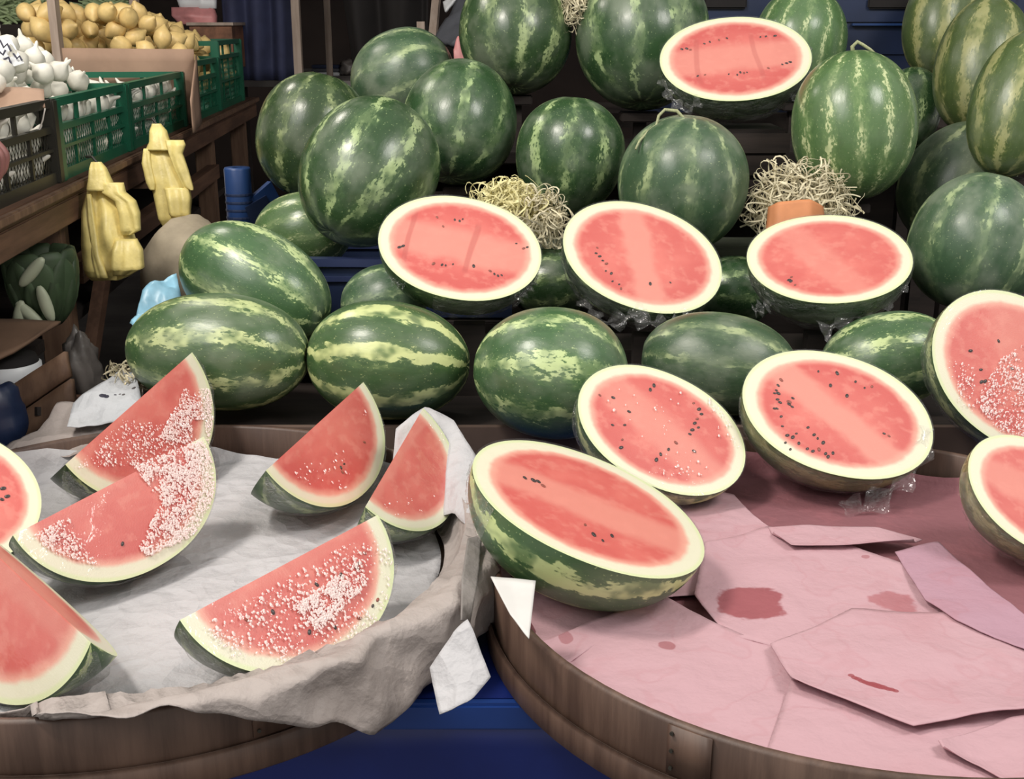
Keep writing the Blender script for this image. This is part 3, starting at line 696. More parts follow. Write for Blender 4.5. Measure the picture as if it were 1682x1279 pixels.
# -- middle row
h1 = half('H1', 756, 405, 135, 83, -12, 'left one of the three halves in the middle row, with cracks across its core', 1.02, 2.25, .82, 'dark', flesh_mat('flesh_f', 0, .36, .02, .8, .865, .75, 18, .8))
add_seeds(h1, [(728, 372), (747, 361), (755, 363), (760, 360), (712, 433), (726, 435), (732, 436), (744, 434), (805, 445), (812, 450), (818, 453), (824, 452), (860, 408), (866, 406), (656, 406), (662, 404), (718, 357), (848, 400), (778, 437)], 4)
film_shell(h1, 'L', .05, .55, .7, 12, .05); film_shell(h1, 'R', .6, .98, .8, 13, .05)
tail(h1, [(640, 440, 0), (645, 460, -.03), (665, 468, -.06)], .03, 5); tail(h1, [(880, 450, .0), (868, 470, -.02), (850, 492, -.04)], .03, 6)
h2 = half('H2', 1056, 420, 135, 83, -18, 'centre one of the three halves in the middle row, a pale band down its face', .992, 2.3, .82, 'dark', flesh_mat('flesh_g', 1.25, .2, -.02, .9, .86, .45, 22))
add_seeds(h2, [(981, 407), (979, 416), (985, 421), (990, 428), (996, 433), (1004, 449), (995, 445), (1006, 462), (1020, 474), (1068, 466), (1101, 464), (1017, 467)], 4)
film_shell(h2, 'L', .15, .9, .9, 14, .06); film_shell(h2, 'R', .5, .95, .6, 15, .04)
tail(h2, [(962, 490, 0), (975, 520, -.04), (980, 535, -.06), (1020, 525, -.08), (1060, 512, -.08)], .045, 7)
tail(h2, [(1030, 515, -.08), (1075, 532, -.09), (1115, 530, -.08), (1140, 515, -.05)], .045, 9)
h3 = half('H3', 1362, 423, 134, 73, 5, 'right one of the three halves in the middle row, almost seedless, before the wood wool', .992, 2.3, .82, 'dark', flesh_mat('flesh_h', 1.2, .22, -.1, .55, .86, .3, 26))
add_seeds(h3, [(1300, 455), (1299, 462), (1306, 468), (1296, 460)], 2)
film_shell(h3, 'L', .05, .95, .9, 16, .05); film_shell(h3, 'R', .1, .6, 1.0, 17, .05)
tail(h3, [(1300, 492, -.02), (1265, 500, -.03), (1238, 510, -.03)], .04, 11); tail(h3, [(1485, 455, 0), (1450, 495, -.03), (1400, 520, -.05), (1350, 545, -.06)], .05, 12)
for h_ in (h1, h2, h3):      # a block under each half of the middle row
    mw = h_.root.matrix_basis; q = min((mw @ Vector((v_.co.x*h_.R, v_.co.y*h_.R, v_.co.z*h_.L)) for v_ in HALF_ME['dark'].vertices), key=lambda p_: p_.z)
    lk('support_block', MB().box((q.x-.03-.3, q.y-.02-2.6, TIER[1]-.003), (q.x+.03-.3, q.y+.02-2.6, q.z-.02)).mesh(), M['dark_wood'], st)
# -- topmost half on its little crate
h4 = half('H4', 1208, 95, 124, 67, 6, 'topmost half of the heap, two rows of seeds either side of a pale core', 1.335, 2.62, .80, 'dark', flesh_mat('flesh_i', 0, .34, 0, .75, .87, .8, 30, .6))
add_seeds(h4, [(1134, 82), (1128, 80), (1120, 81), (1157, 72), (1166, 69), (1181, 66), (1194, 63), (1249, 61), (1258, 60), (1273, 59), (1158, 123), (1197, 122), (1211, 123), (1216, 119), (1227, 119), (1262, 112), (1298, 102), (1285, 106), (1146, 125), (1292, 104), (1222, 120)], 5)
film_shell(h4, 'L', .05, .95, .8, 18, .05); film_shell(h4, 'R', .0, .4, .7, 19, .06)
tail(h4, [(1090, 130, 0), (1100, 160, -.03), (1125, 182, -.05), (1150, 165, -.07)], .035, 13); tail(h4, [(1335, 120, 0), (1325, 150, -.02), (1300, 162, -.04)], .03, 14)
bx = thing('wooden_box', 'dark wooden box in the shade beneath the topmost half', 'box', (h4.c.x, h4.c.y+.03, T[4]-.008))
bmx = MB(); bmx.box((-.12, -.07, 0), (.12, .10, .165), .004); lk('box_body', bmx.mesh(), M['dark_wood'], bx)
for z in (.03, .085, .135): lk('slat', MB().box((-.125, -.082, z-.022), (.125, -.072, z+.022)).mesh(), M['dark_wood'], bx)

# -- wedges on the white paper (layout solved beforehand: middle of the core edge, axis, first face, size)
def wedge(key, m_, X, A_, N_, L, R, al, label, rind, fl, film=None):
    m_ = Vector(m_)+Vector((0, 0, .005)); X = Vector(X).normalized(); A_ = Vector(A_); A_ = (A_-X*A_.dot(X)).normalized()
    Nn = X.cross(A_); N_ = Vector(N_)
    if Nn.dot(N_) < 0: Nn = -Nn
    if A_.cross(Nn).dot(X) < 0: X = -X
    root = thing('watermelon_wedge', label, 'melon wedge', m_)
    root.matrix_basis = Matrix.Translation(m_) @ Matrix((A_, Nn, X)).transposed().to_4x4()
    nlat, nlon = 36, 18; v = []
    for j in range(nlat+1):
        th = PI*j/nlat; z = math.cos(th); rr = math.sqrt(max(0, 1-abs(z)**2.15))
        for i in range(nlon+1):
            a = al*i/nlon; v.append((rr*math.cos(a), rr*math.sin(a), z))
    me = me_from(v, grid_faces(nlon+1, nlat+1)); me.materials.append(RIND[rind]); o = lk('rind', me, None, root); o.scale = (R, R, L)
    v, f = disc(0, False); v2, f2 = disc(al, False); b = len(v)
    me = me_from(v+v2, f+[tuple(b+i for i in q) for q in f2]); me.materials.append(fl); o = lk('flesh', me, None, root); o.scale = (R, R, L)
    C_ = Cut(); C_.root = root; C_.inv = root.matrix_basis.inverted(); C_.L = L; C_.R = R; C_.nl = Vector((0, -1, 0)); C_.face_rot = 0.0; C_.d = (m_-CAM).dot(FWD)
    def hit(x, y):
        q = CAM+ray(x, y)*((m_-CAM).dot(Nn)/ray(x, y).dot(Nn)); lp = C_.inv @ q
        rr = math.hypot(lp.x/R, lp.z/L); return q if rr < .98 and lp.x > -.01 else None
    C_.hit = hit
    v, f = disc(0, False, 0, 1.0); v = [(x-.0, -.018+.010*noise.noise(Vector((x*4, z*4, L*90))), z) for x, y, z in v]
    o = lk('plastic_wrap', me_from(v, f), film or FILM_FACE, root); o.scale = (R, R, L)
    nu, nv = 40, 12; v = []
    for j in range(nv):
        for i in range(nu):
            z = math.cos(PI*(.02+.96*i/(nu-1))); rr = math.sqrt(max(0, 1-abs(z)**2.15)); a = al*(.0+.7*j/(nv-1))
            q = Vector((i*.3, j*.5, L*50)); k = 1.012+.05*abs(noise.noise(q))
            v.append((rr*k*math.cos(a), rr*k*math.sin(a), z*k))
    o = lk('plastic_wrap', me_from(v, grid_faces(nu, nv)), FILM_SIDE, root); o.scale = (R, R, L)
    return C_
WD = {
'W1': ((-0.5899, 1.7617, 0.9761), (0.2945, 0.9305, 0.2178), (0.5271, 0.032, -0.8492), (-0.7971, 0.3649, -0.4811), 0.1763, 0.1446, 80),
'W2': ((-0.5308, 1.4811, 0.9567), (0.5536, 0.8241, 0.1198), (0.5043, -0.2173, -0.8357), (-0.6627, 0.5231, -0.5359), 0.1578, 0.1262, 80),
'W5': ((-0.2580, 1.2420, 0.9523), (0.5939, 0.8032, 0.046), (0.5511, -0.3645, -0.7506), (-0.5861, 0.4711, -0.6592), 0.1528, 0.1222, 80),
'W6': ((-0.2964, 1.7215, 0.9587), (0.3091, 0.9446, 0.1104), (0.5758, -0.0935, -0.8122), (-0.7569, 0.3146, -0.5728), 0.1645, 0.1283, 75),
'W7': ((-0.1678, 1.6166, 0.9469), (0.2023, 0.9652, 0.1654), (0.7058, -0.0267, -0.7079), (-0.6789, 0.26, -0.6867), 0.1452, 0.1162, 70),
'W4': ((-0.5721, 1.2035, 0.9818), (0.747, -0.6185, -0.2438), (-0.3984, -0.1229, -0.9089), (0.5322, 0.7761, -0.3383), 0.1868, 0.1494, 60)}
def wd(k, label, rind, fl, film=None):
    m_, X, A_, N_, L, R, al = WD[k]; return wedge(k, m_, X, A_, N_, L, R, math.radians(al), label, rind, fl, film)
q = wd('W1', 'wedge furthest back on the left tray, tip standing tall, film beaded with wet', 'dark', flesh_mat('flesh_k', 0, .12, 0, .3, .86, .2, 40))
drops(q, [([(300, 640), (345, 640), (360, 700), (340, 740), (260, 720)], 1.0), ([(200, 690), (300, 700), (310, 760), (120, 770)], .45)], 1700, 21, s0=.0006, s1=.0021, avoid=[[(312, 690), (335, 690), (335, 725), (315, 720)]])
q = wd('W2', 'wedge at middle left with a smooth clear patch amid frosty wet film', 'grey', flesh_mat('flesh_l', 0, .15, 0, .2, .85, .5, 43))
add_seeds(q, [(201, 893), (300, 842), (310, 822)], 0)
clear = [(110, 850), (215, 768), (262, 825), (225, 905), (160, 925)]
drops(q, [([(215, 765), (335, 722), (358, 800), (340, 870), (240, 915), (225, 900), (265, 825)], 1.0), ([(50, 880), (110, 850), (160, 930), (90, 910)], .12)], 3400, 22, s0=.0006, s1=.0022, avoid=[clear])
q = wd('W5', 'foremost quarter wedge on the left tray, its wrap sparkling with droplets', 'dark', flesh_mat('flesh_m', 0, .12, 0, .25, .86, .35, 46))
add_seeds(q, [(598, 908), (590, 925), (586, 933), (405, 1018), (448, 1005), (520, 960), (620, 985), (612, 995), (508, 1038), (590, 1015), (550, 1030), (560, 945)], 3)
drops(q, [([(330, 1030), (610, 870), (650, 920), (640, 1000), (560, 1070), (470, 1090), (380, 1080)], .8), ([(480, 1000), (590, 920), (600, 960), (520, 1040)], .8)], 1200, 23, s0=.0006, s1=.0022)
q = wd('W6', 'deep red wedge left of the pair at the back right of the left tray', 'grey', flesh_mat('flesh_n', 0, .1, 0, .2, .88, .7, 49))
add_seeds(q, [(598, 726), (565, 762), (562, 775), (560, 768)], 2)
drops(q, [([(470, 770), (560, 740), (590, 790), (560, 815), (500, 800)], .5), ([(590, 660), (600, 680), (596, 690)], .05)], 90, 24, s0=.0008, s1=.0022)
q = wd('W7', 'narrow orange red wedge at the right side of the left tray', 'broken', flesh_mat('flesh_o', 0, .12, 0, .5, .87, .2, 52))
drops(q, [([(695, 695), (715, 700), (740, 730), (720, 730)], .12), ([(620, 820), (720, 815), (700, 850), (640, 850)], .25)], 60, 25, s0=.0008, s1=.0022)
q = wd('W4', 'wedge at the lower left corner seen end on with both cut faces showing', 'stripy', flesh_mat('flesh_p', 0, .2, 0, .5, .86, .3, 55))
h = half('W3', -72, 812, 138, 108, -32, 'melon half at the left edge of the left tray, almost out of the picture', PF, 1.6, .82, 'dark', flesh_mat('flesh_q', 0, .2, 0, .3, .84, .6, 58))
add_seeds(h, [(5, 802), (12, 815), (3, 820)], 0)

# ------------------------------------------------------------------ blue crate that holds the left of the heap, crates behind
def crate(name, label, w_, d_, h_, mat, loc, rz=0.0, tilt=0.0, net=None, group=None, top_gap=.055, mesh_sides=('front', 'right'), nv_=4, corner=.016, solid=False):
    t_ = thing(name, label, 'crate', loc, (tilt, 0, rz), group)
    x, y = w_/2, d_/2
    lk('base', MB().box((-x, -y, 0), (x, y, .012)).mesh(), mat, t_)
    for sx in (-1, 1):
        for sy in (-1, 1): lk('corner_post', MB().box((sx*x-corner, sy*y-corner, .0), (sx*x+corner, sy*y+corner, h_), .003).mesh(), mat, t_)
    def side(p0, p1, nm):
        p0 = Vector(p0); p1 = Vector(p1); up = Vector((0, 0, 1)); tdir = (p1-p0).normalized()
        lk('top_rail', MB().bar(p0+up*(h_-.009), p1+up*(h_-.009), .020, .018).mesh(), mat, t_)
        if solid:
            lk('side_panel', MB().bar(p0+up*(h_*.48), p1+up*(h_*.48), .008, h_*.9).mesh(), mat, t_)
            for k in range(3): lk('rib', MB().bar(p0+up*(h_*(.2+.22*k)), p1+up*(h_*(.2+.22*k)), .020, .012).mesh(), mat, t_)
            return
        for z, hh in ((h_-top_gap-.008, .014), (h_*.40, .007), (.012, .024)): lk('rail', MB().bar(p0+up*z, p1+up*z, .014, hh).mesh(), mat, t_)
        for k in range(1, nv_):
            q_ = p0.lerp(p1, k/nv_); lk('upright', MB().bar(q_+up*.01, q_+up*(h_-top_gap), .007, .010, tuple(tdir)).mesh(), mat, t_)
        for k in (.3, .62): q_ = p0.lerp(p1, k); lk('handle_strut', MB().bar(q_+up*(h_-top_gap), q_+up*h_, .008, .010, tuple(tdir)).mesh(), mat, t_)
        if nm in mesh_sides:
            m_ = MB(); Ln = (p1-p0).length; zt = h_-top_gap-.012; st_ = .019; n_ = int((Ln+zt)/st_)
            for k in range(-int(zt*1.0/st_)-1, n_):
                for sg in (1, -1):
                    a0 = k*st_; sl = .45
                    s0_, z0_, s1_, z1_ = (a0, .02, a0+sl*zt, zt) if sg > 0 else (a0+sl*zt, .02, a0, zt)
                    if min(s0_, s1_) < 0 or max(s0_, s1_) > Ln: continue
                    m_.bar(p0+tdir*s0_+up*z0_, p0+tdir*s1_+up*z1_, .0012, .0012)
            stuff(lk('lattice', m_.mesh(), mat, t_))
    side((-x, -y, 0), (x, -y, 0), 'front'); side((x, -y, 0), (x, y, 0), 'right'); side((x, y, 0), (-x, y, 0), 'back'); side((-x, y, 0), (-x, -y, 0), 'left')
    return t_
bc = thing('plastic_crate', 'blue plastic crate with a hollow corner tube, under the melon with the striped blossom end', 'crate', (0, 0, 0))
Z_B = T[2]
A0 = atz(452, 393, 1.085); A1 = atz(650, 428, 1.075); B0 = atz(398, 395, 1.075); 
fl_, fr_ = Vector((-.61, 2.455, 0)), Vector((.0, 2.45, 0))
bl_, br_ = at(400, 330, 2.86), Vector((.0, 2.83, 0)); bl_.z = 0
bl_ = Vector((-.66, 2.83, 0))
U_ = Vector((0, 0, 1))
for n_, a_, b_ in (('front', fl_, fr_), ('back', bl_, br_), ('left', bl_, fl_)):
    lk('side_wall', MB().bar(a_+U_*(Z_B+.055), b_+U_*(Z_B+.055), .008, .105).mesh(), M['navy_plastic'], bc)
    lk('top_rim', MB().bar(a_+U_*(Z_B+.122), b_+U_*(Z_B+.118), .028, .016).mesh(), M['dull_blue'], bc)
    lk('rib', MB().bar(a_+U_*(Z_B+.085), b_+U_*(Z_B+.085), .020, .010).mesh(), M['dull_blue'], bc)
lk('base', MB().box((-.60, 2.45, Z_B), (-.01, 2.82, Z_B+.01)).mesh(), M['navy_plastic'], bc)
ct = at(394, 345, 2.80)
tb_ = MB(); tb_.lathe([(.012, .10), (.029, .10), (.031, .096), (.031, -.14), (.024, -.14), (.012, .05), (.012, .10)], 20, ct)
lk('corner_tube', tb_.mesh(True), M['blue_plastic'], bc)
for k in range(4): lk('tube_groove', ring(.031, .0325, 0, .006, 20, .001).mesh(), M['navy_plastic'], bc).location = ct+Vector((0, 0, .035-.018*k))
lk('corner_arm', MB().bar(at(412, 345, 2.80), at(450, 312, 2.84), .014, .05).mesh(), M['blue_plastic'], bc)
lk('corner_gusset', MB().bar(at(412, 372, 2.80), at(446, 352, 2.84), .010, .10).mesh(), M['navy_plastic'], bc)
for i, (x, z, lab) in enumerate([(.60, 1.30, 'navy plastic crate behind the light green melon at the top of the heap'), (1.06, 1.30, 'blue plastic crate with a dark hand slot behind the heap at the upper right'), (1.62, 1.30, 'blue plastic crate furthest right behind the striped melons')]):
    c_ = crate('plastic_crate', lab, .44 if i != 1 else .42, .36, .40, M['navy_plastic'], (x, 3.70, z), 0, solid=True)
    lk('hand_slot', MB().box((-.06, -.196, .285), (.06, -.186, .315), .004).mesh(), M['black_cloth'], c_)
    for k in range(2): lk('pale_ledge', MB().box((-.10, -.20, .34-.10*k), (.10, -.188, .346-.10*k)).mesh(), M['blue_plastic'], c_)
cs = thing('crate_stand', 'dark low bench carrying the blue crates behind the heap', 'bench', (1.1, 3.72, 0)); lk('bench_top', MB().box((-.95, -.24, 1.26), (.95, .24, 1.30)).mesh(), M['dark_wood'], cs)
for sx in (-.9, .9): lk('leg', MB().box((sx-.03, -.2, 0), (sx+.03, .2, 1.26)).mesh(), M['dark_wood'], cs)

# ------------------------------------------------------------------ wood wool
def wool(name, label, cen, rad, n, mat, seed, core=None, cen2=None):
    r_ = random.Random(seed); v = []; f = []
    for i in range(n):
        d = Vector((r_.gauss(0, 1), r_.gauss(0, 1), r_.gauss(0, 1))).normalized()
        k = r_.uniform(.55, 1.0); p = Vector((d.x*rad[0]*k, d.y*rad[1]*k, d.z*rad[2]*k))
        t_ = d.cross(Vector((r_.gauss(0, 1), r_.gauss(0, 1), r_.gauss(0, 1)))).normalized()
        ax = (d*r_.uniform(.2, 1)+Vector((r_.gauss(0, .5), r_.gauss(0, .5), r_.gauss(0, .5)))).normalized(); curl = r_.uniform(-.8, .8); wd_ = r_.uniform(.0010, .0021)
        b = len(v); m_ = r_.randint(8, 15); stp = r_.uniform(.005, .009)
        for j in range(m_):
            sd = t_.cross(d).normalized()*wd_
            v.append(p+sd); v.append(p-sd)
            t_ = (Matrix.Rotation(curl*r_.uniform(.4, 1.0), 3, ax) @ t_).normalized(); p = p+t_*stp
            q_ = Vector((p.x/rad[0], p.y/rad[1], p.z/rad[2])).length
            if q_ > 1.12: t_ = (t_-p.normalized()*.5).normalized()
        for j in range(m_-1): f.append((b+2*j, b+2*j+1, b+2*j+3, b+2*j+2))
    o = lk(name, me_from(v, f, False), mat); o.location = cen; tag(o, label, 'wood wool'); stuff(o)
    o.modifiers.new('thick', 'SOLIDIFY').thickness = .0006
    return o
h1c, h2c, h3c = h1.d, h2.d, h3.d
wool('wood_wool', 'yellowish clump of wood wool right behind the left middle half', at(832, 345, 2.52), (.085, .06, .055), 420, M['straw_y'], 1)
wool('wood_wool', 'pale loose curls of wood wool between the left and centre middle halves', at(885, 358, 2.50), (.06, .05, .06), 200, M['straw'], 2)
wool('wood_wool', 'pale nest of wood wool behind the right middle half around an orange scrap', at(1315, 340, 2.50), (.115, .05, .095), 640, M['straw'], 3)
wool('wood_wool', 'tuft of pale wood wool between the two tall melons at the top', at(950, 12, 3.0), (.03, .03, .05), 90, M['straw'], 4)
wool('wood_wool', 'tuft of straw coloured wood wool left of the leftmost front melon', at(212, 622, 2.16), (.03, .03, .03), 70, M['straw'], 6)
sheet('orange_card', loft([at(1262, 340, 2.42), at(1280, 330, 2.40), at(1330, 328, 2.40), at(1352, 340, 2.43)], [at(1258, 380, 2.42), at(1278, 380, 2.395), at(1330, 375, 2.395), at(1356, 370, 2.43)], 18, 10, .004, 2), M['orange'], 'orange card scrap tucked in the wood wool nest', 'card', thick=.002)

# ------------------------------------------------------------------ vegetable stall on the left
def stall_x(y): return -.915-.075*(y-2.12)
SZ = 1.22
sl = thing('stall_counter', 'brown plank vegetable counter running back along the left', 'counter', (stall_x(2.0), 2.0, 0))
off = Vector((stall_x(2.0), 2.0, 0)); rz = math.atan2(.075, 1)
sl.rotation_euler = (0, 0, rz)
for k in range(5): lk('plank', MB().box((-.21*k-.205, -.6, SZ-.03), (-.21*k, 3.62, SZ), .003).mesh(), M['wood'], sl)
lk('front_board', MB().box((-.032, -.6, SZ-.085), (.0, 3.62, SZ-.031), .003).mesh(), M['wood'], sl)
lk('edge_batten', MB().box((.001, -.6, SZ-.018), (.016, 3.62, SZ), .003).mesh(), M['wood_post'], sl)
for y in (.62, 2.62, 3.5):
    for x in (-.075, -.95): lk('leg', MB().box((x-.03, y-.035, 0), (x+.035, y+.035, SZ-.03), .003).mesh(), M['wood_post'], sl)
lk('rail', MB().box((-.06, .66, .98), (-.02, 2.6, 1.03)).mesh(), M['wood'], sl)
lk('brace', MB().bar((-.06, .66, .66), (-.06, 1.25, SZ-.04), .03, .04).mesh(), M['wood'], sl)
lk('cross_bar', MB().box((-1.0, 1.34, SZ-.115), (.03, 1.39, SZ-.086)).mesh(), M['wood_post'], sl)
lk('lower_shelf', MB().box((-1.0, .28, .845), (-.10, 3.55, .87)).mesh(), M['dark_wood'], sl)
lk('back_board', MB().box((-1.06, -.6, .3), (-1.02, 3.6, SZ-.03)).mesh(), M['dark_wood'], sl)
dirv = Vector((math.sin(-rz), math.cos(rz), 0)).normalized(); nrmv = Vector((-dirv.y, dirv.x, 0))   # along the counter; into the stall
def on_stall(s, t_, z=0.0): return off+dirv*s+nrmv*t_+Vector((0, 0, SZ+z))
CR = rz+PI/2
def scr(label, s, ln, mat, h_=.175, t_=.03, dp=.40, **k):
    return crate('vegetable_crate', label, ln, dp, h_, mat, on_stall(s, t_+dp/2), CR, **k)
scr('brown black lattice crate of white bulbs at the left edge', .27, .60, M['dark_plastic'])
scr('green lattice crate of white bulbs above the lower yellow bag', .905, .62, M['green_plastic'])
scr('green lattice crate of white bulbs next to the cardboard sheet', 1.63, .76, M['green_plastic'])
scr('green lattice crate with lemons just beyond the cardboard sheet', 2.42, .62, M['green_plastic'], .20)
scr('green crate with lemons at the far end of the counter, its end panel raised', 3.06, .60, M['green_plastic'], .26)
# white bulbs: heaped over the first three crates
def bulb_mesh():
    pr_ = [(.001, -.030), (.016, -.028), (.030, -.014), (.033, 0), (.028, .014), (.016, .026), (.007, .036), (.004, .052), (.001, .056)]
    return MB().lathe(pr_, 14, fn=lambda a, z: 1+.07*math.cos(5*a)).mesh(True)
BM_ = bulb_mesh(); BM_.materials.append(M['bulb'])
LM = MB().lathe([(.001, -.040), (.007, -.037), (.014, -.030), (.025, -.016), (.0285, 0), (.025, .016), (.013, .030), (.007, .036), (.004, .041), (.001, .042)], 16).mesh(True); LM.materials.append(M['lemon'])
rb = random.Random(12); placed = []
def heap(mesh, name, label, cat, group, n, s0, s1, t0, t1, zf, rmin, sc=1.0, tries=6000):
    k = 0; got = []
    while k < n and tries > 0:
        tries -= 1; s = rb.uniform(s0, s1); t_ = rb.uniform(t0, t1); z = zf(s, t_)-rb.choice((0, 0, .0, .055, .055, .11))
        if z < .035: continue
        p = on_stall(s, t_, z)
        if any((p-q_).length < rmin for q_ in got): continue
        got.append(p); k += 1
        o = bpy.data.objects.new(name, mesh); C.objects.link(o); o.location = p
        o.rotation_euler = (rb.uniform(-1.2, 1.2), rb.uniform(-1.2, 1.2), rb.uniform(0, 6.3)); s_ = sc*rb.uniform(.9, 1.1); o.scale = (s_, s_, s_)
        tag(o, label, cat, group)
zb = lambda s, t_: .13+.20*min(1, max(0, (t_-.04)/.24))*(1 if s < 1.05 else max(0, 1-(s-1.05)/.5))
GB = ('white_bulb', 'white papery bulb in the heap at the left', 'vegetable', 'white bulbs heaped in the left crates')
for i in range(35):
    for j in range(3):
        s_ = .0+.0565*i
        if any(abs(s_-q_) < .03 for q_ in (.58, 1.235)): continue
        o = bpy.data.objects.new(GB[0], BM_); C.objects.link(o); o.location = on_stall(s_, .064+rb.uniform(-.006, .008), .045+.046*j+rb.uniform(-.006, .006))
        o.rotation_euler = (rb.uniform(.6, 1.4), rb.uniform(-.5, .5), rb.uniform(0, 6.3)); k_ = rb.uniform(.82, .95); o.scale = (k_, k_, k_); tag(o, *GB[1:])
heap(BM_, *GB, 210, .0, 1.80, .13, .46, zb, .053, .82)
zl = lambda s, t_: .19+.17*min(1, max(0, (t_-.02)/.22))*(1-.55*max(0, (s-2.5)/.8))
heap(LM, 'lemon', 'yellow lemon in the pile behind the cardboard', 'lemon', 'lemons piled behind the cardboard', 150, 2.14, 3.32, .06, .60, zl, .066, 1.15)
for (x, y, d_) in ((62, 64, 4.25), (84, 68, 4.3)):
    o = bpy.data.objects.new('lemon', LM); C.objects.link(o); o.location = at(x, y, d_); o.rotation_euler = (1, .4, x); o.scale = (1.12,)*3
    tag(o, 'yellow lemon in the pile behind the cardboard', 'lemon', 'lemons piled behind the cardboard')
# cardboard liners
cbp = thing('cardboard_sheet', 'tan cardboard sheet standing between white bulbs and lemons', 'cardboard', (0, 0, 0))
p0, p1 = at(97, 190, 3.93), at(326, 198, 3.97); zt0 = at(97, 80, 3.93).z; zt1 = at(326, 82, 3.97).z
v = []
for i in range(13):
    s = i/12; p = p0.lerp(p1, s)
    for j in range(7): v.append((p.x, p.y+.012*math.sin(s*7), SZ+.004+(zt0+(zt1-zt0)*s-SZ)*j/6))
o = lk('panel', me_from(v, grid_faces(7, 13)), M['card'], cbp); o.modifiers.new('thick', 'SOLIDIFY').thickness = .005
v = []
for i in range(5):
    s = i/4; p = p1+Vector((.006, 0, 0))+dirv*(-.34*s)+Vector((.035*s, 0, 0))
    for j in range(5): v.append((p.x, p.y, SZ+.004+(zt1-.02-SZ)*(1-.55*s)*j/4))
o = lk('side_flap', me_from(v, grid_faces(5, 5)), M['card'], cbp); o.modifiers.new('thick', 'SOLIDIFY').thickness = .005
cf = sheet('cardboard_flap', loft([at(-20, 144, 2.52), at(40, 145, 2.50), at(72, 148, 2.50)], [at(-20, 192, 2.44), at(40, 184, 2.44), at(74, 176, 2.44)], 12, 8, .002, 3), M['card'], 'tan cardboard flap over the brown black crate', 'cardboard', thick=.004)
lk('twine', MB().tube([at(74, 178, 2.435), at(70, 198, 2.43), at(62, 220, 2.43)], .0016, 6).mesh(), M['twine'], cf).matrix_parent_inverse = Matrix.Translation(-cf.location)
# price card with smudged writing
pc = thing('price_card', 'white price card with smudged dark writing on the white bulbs', 'sign', (0, 0, 0))
lk('card', loft([at(-12, 58, 2.75), at(18, 64, 2.75)], [at(-12, 120, 2.70), at(40, 104, 2.70)], 8, 6, .002, 1), M['white_plastic'], pc)
for pts in ([(0, 66), (6, 78), (12, 72), (18, 84)], [(-2, 84), (5, 90), (9, 82)], [(22, 88), (28, 96), (32, 92), (36, 99)], [(6, 98), (14, 94), (18, 104)]):
    lk('ink_stroke', MB().tube([at(x, y, 2.70) for x, y in pts], .0024, 6).mesh(), M['ink'], pc)
# posts of the stall
def post(px, y0, d_, wpx, label, mat):
    p = at(px, y0, d_); o = lk('stall_post', MB().box((-wpx*d_/F/2, -.02, SZ-p.z if False else 0), (wpx*d_/F/2, .02, 2.6-SZ)).mesh(), mat)
    o.location = (p.x, p.y, SZ); tag(o, label, 'post')
post(91, 40, 3.85, 13, 'pale thin post rising through the lemons', M['wood_pale'])
post(221, 10, 4.85, 12, 'second pale post behind the lemons', M['wood_pale'])
# bean boxes at the far side
def bean_box(label, px0, px1, py, d_, n, seed):
    a_ = at(px0, py, d_); b_ = at(px1, py, d_); t_ = thing('bean_box', label, 'box', a_); wd_ = (b_-a_).x
    for nm, lo, hi in (('box_base', (0, 0, -.12), (wd_, .4, -.11)), ('box_front', (0, -.01, -.12), (wd_, 0, 0)), ('box_back', (0, .4, -.12), (wd_, .41, 0)), ('box_side', (-.01, -.01, -.12), (0, .41, 0)), ('box_side', (wd_, -.01, -.12), (wd_+.01, .41, 0))):
        lk(nm, MB().box(lo, hi).mesh(), M['dark_wood'], t_)
    lk('stand', MB().box((0, .05, SZ-a_.z), (wd_, .35, -.121)).mesh(), M['dark_wood'], t_)
    r_ = random.Random(seed)
    for i in range(n):
        y = r_.uniform(.02, .38); x = r_.uniform(.03, wd_-.03); z = .0+.32*y+r_.uniform(-.01, .01)
        o = bpy.data.objects.new('green_bean', BEAN); C.objects.link(o); o.location = a_+Vector((x, y, z)); o.rotation_euler = (r_.uniform(.1, .5), r_.uniform(-.5, .5), r_.uniform(-.9, .9)+(0 if seed == 1 else .4))
        tag(o, 'green bean lying in the boxes at the far left', 'bean', 'green beans in the far boxes')
BEAN = MB().tube([(-.07, 0, .004), (-.035, .003, 0), (0, .004, -.001), (.035, .002, 0), (.07, -.003, .004)], lambda s: .0085*(1-.6*abs(2*s-1)**3), 6).mesh(True); BEAN.materials.append(M['bean'])
bean_box('dark box of green beans at the upper left corner', -60, 72, 40, 5.2, 90, 1)
bean_box('dark box of green beans between the two pale posts', 96, 182, 44, 5.3, 80, 2)

# yellow carrier bags
def slab(rows, nb, seed, fold=.06, d_=2.7, rot=0):
    """closed body from pixel rows (y, left, right, half thickness in m)"""
    v = []
    for (y, xl, xr, th) in rows:
        for k in range(nb):
            a = 2*PI*k/nb; s = .5-.5*math.cos(a); x = xl+(xr-xl)*s
            p = at(x, y, d_); q_ = Vector((s*3.2+seed, y*.012, seed+(0 if a < PI else 4)))
            yy = th*(abs(math.sin(a))**.45)*(1 if a > PI else -1)*(1+.75*noise.noise(q_)+.14*math.sin(s*11+seed+y*.02))
            v.append((p.x, p.y+yy, p.z))
    f = grid_faces(nb, len(rows), True); n_ = len(rows)
    f.append(tuple(range(nb))); f.append(tuple(range((n_-1)*nb, n_*nb)))
    return me_from(v, f)
def dens(rows, k=5):
    out = []
    for a, b in zip(rows, rows[1:]):
        for i in range(k): out.append(tuple(a[j]+(b[j]-a[j])*i/k for j in range(4)))
    return out+[rows[-1]]
b1 = thing('carrier_bag', 'lower left bunch of yellow plastic bags hanging from the counter', 'bag', (0, 0, 0))
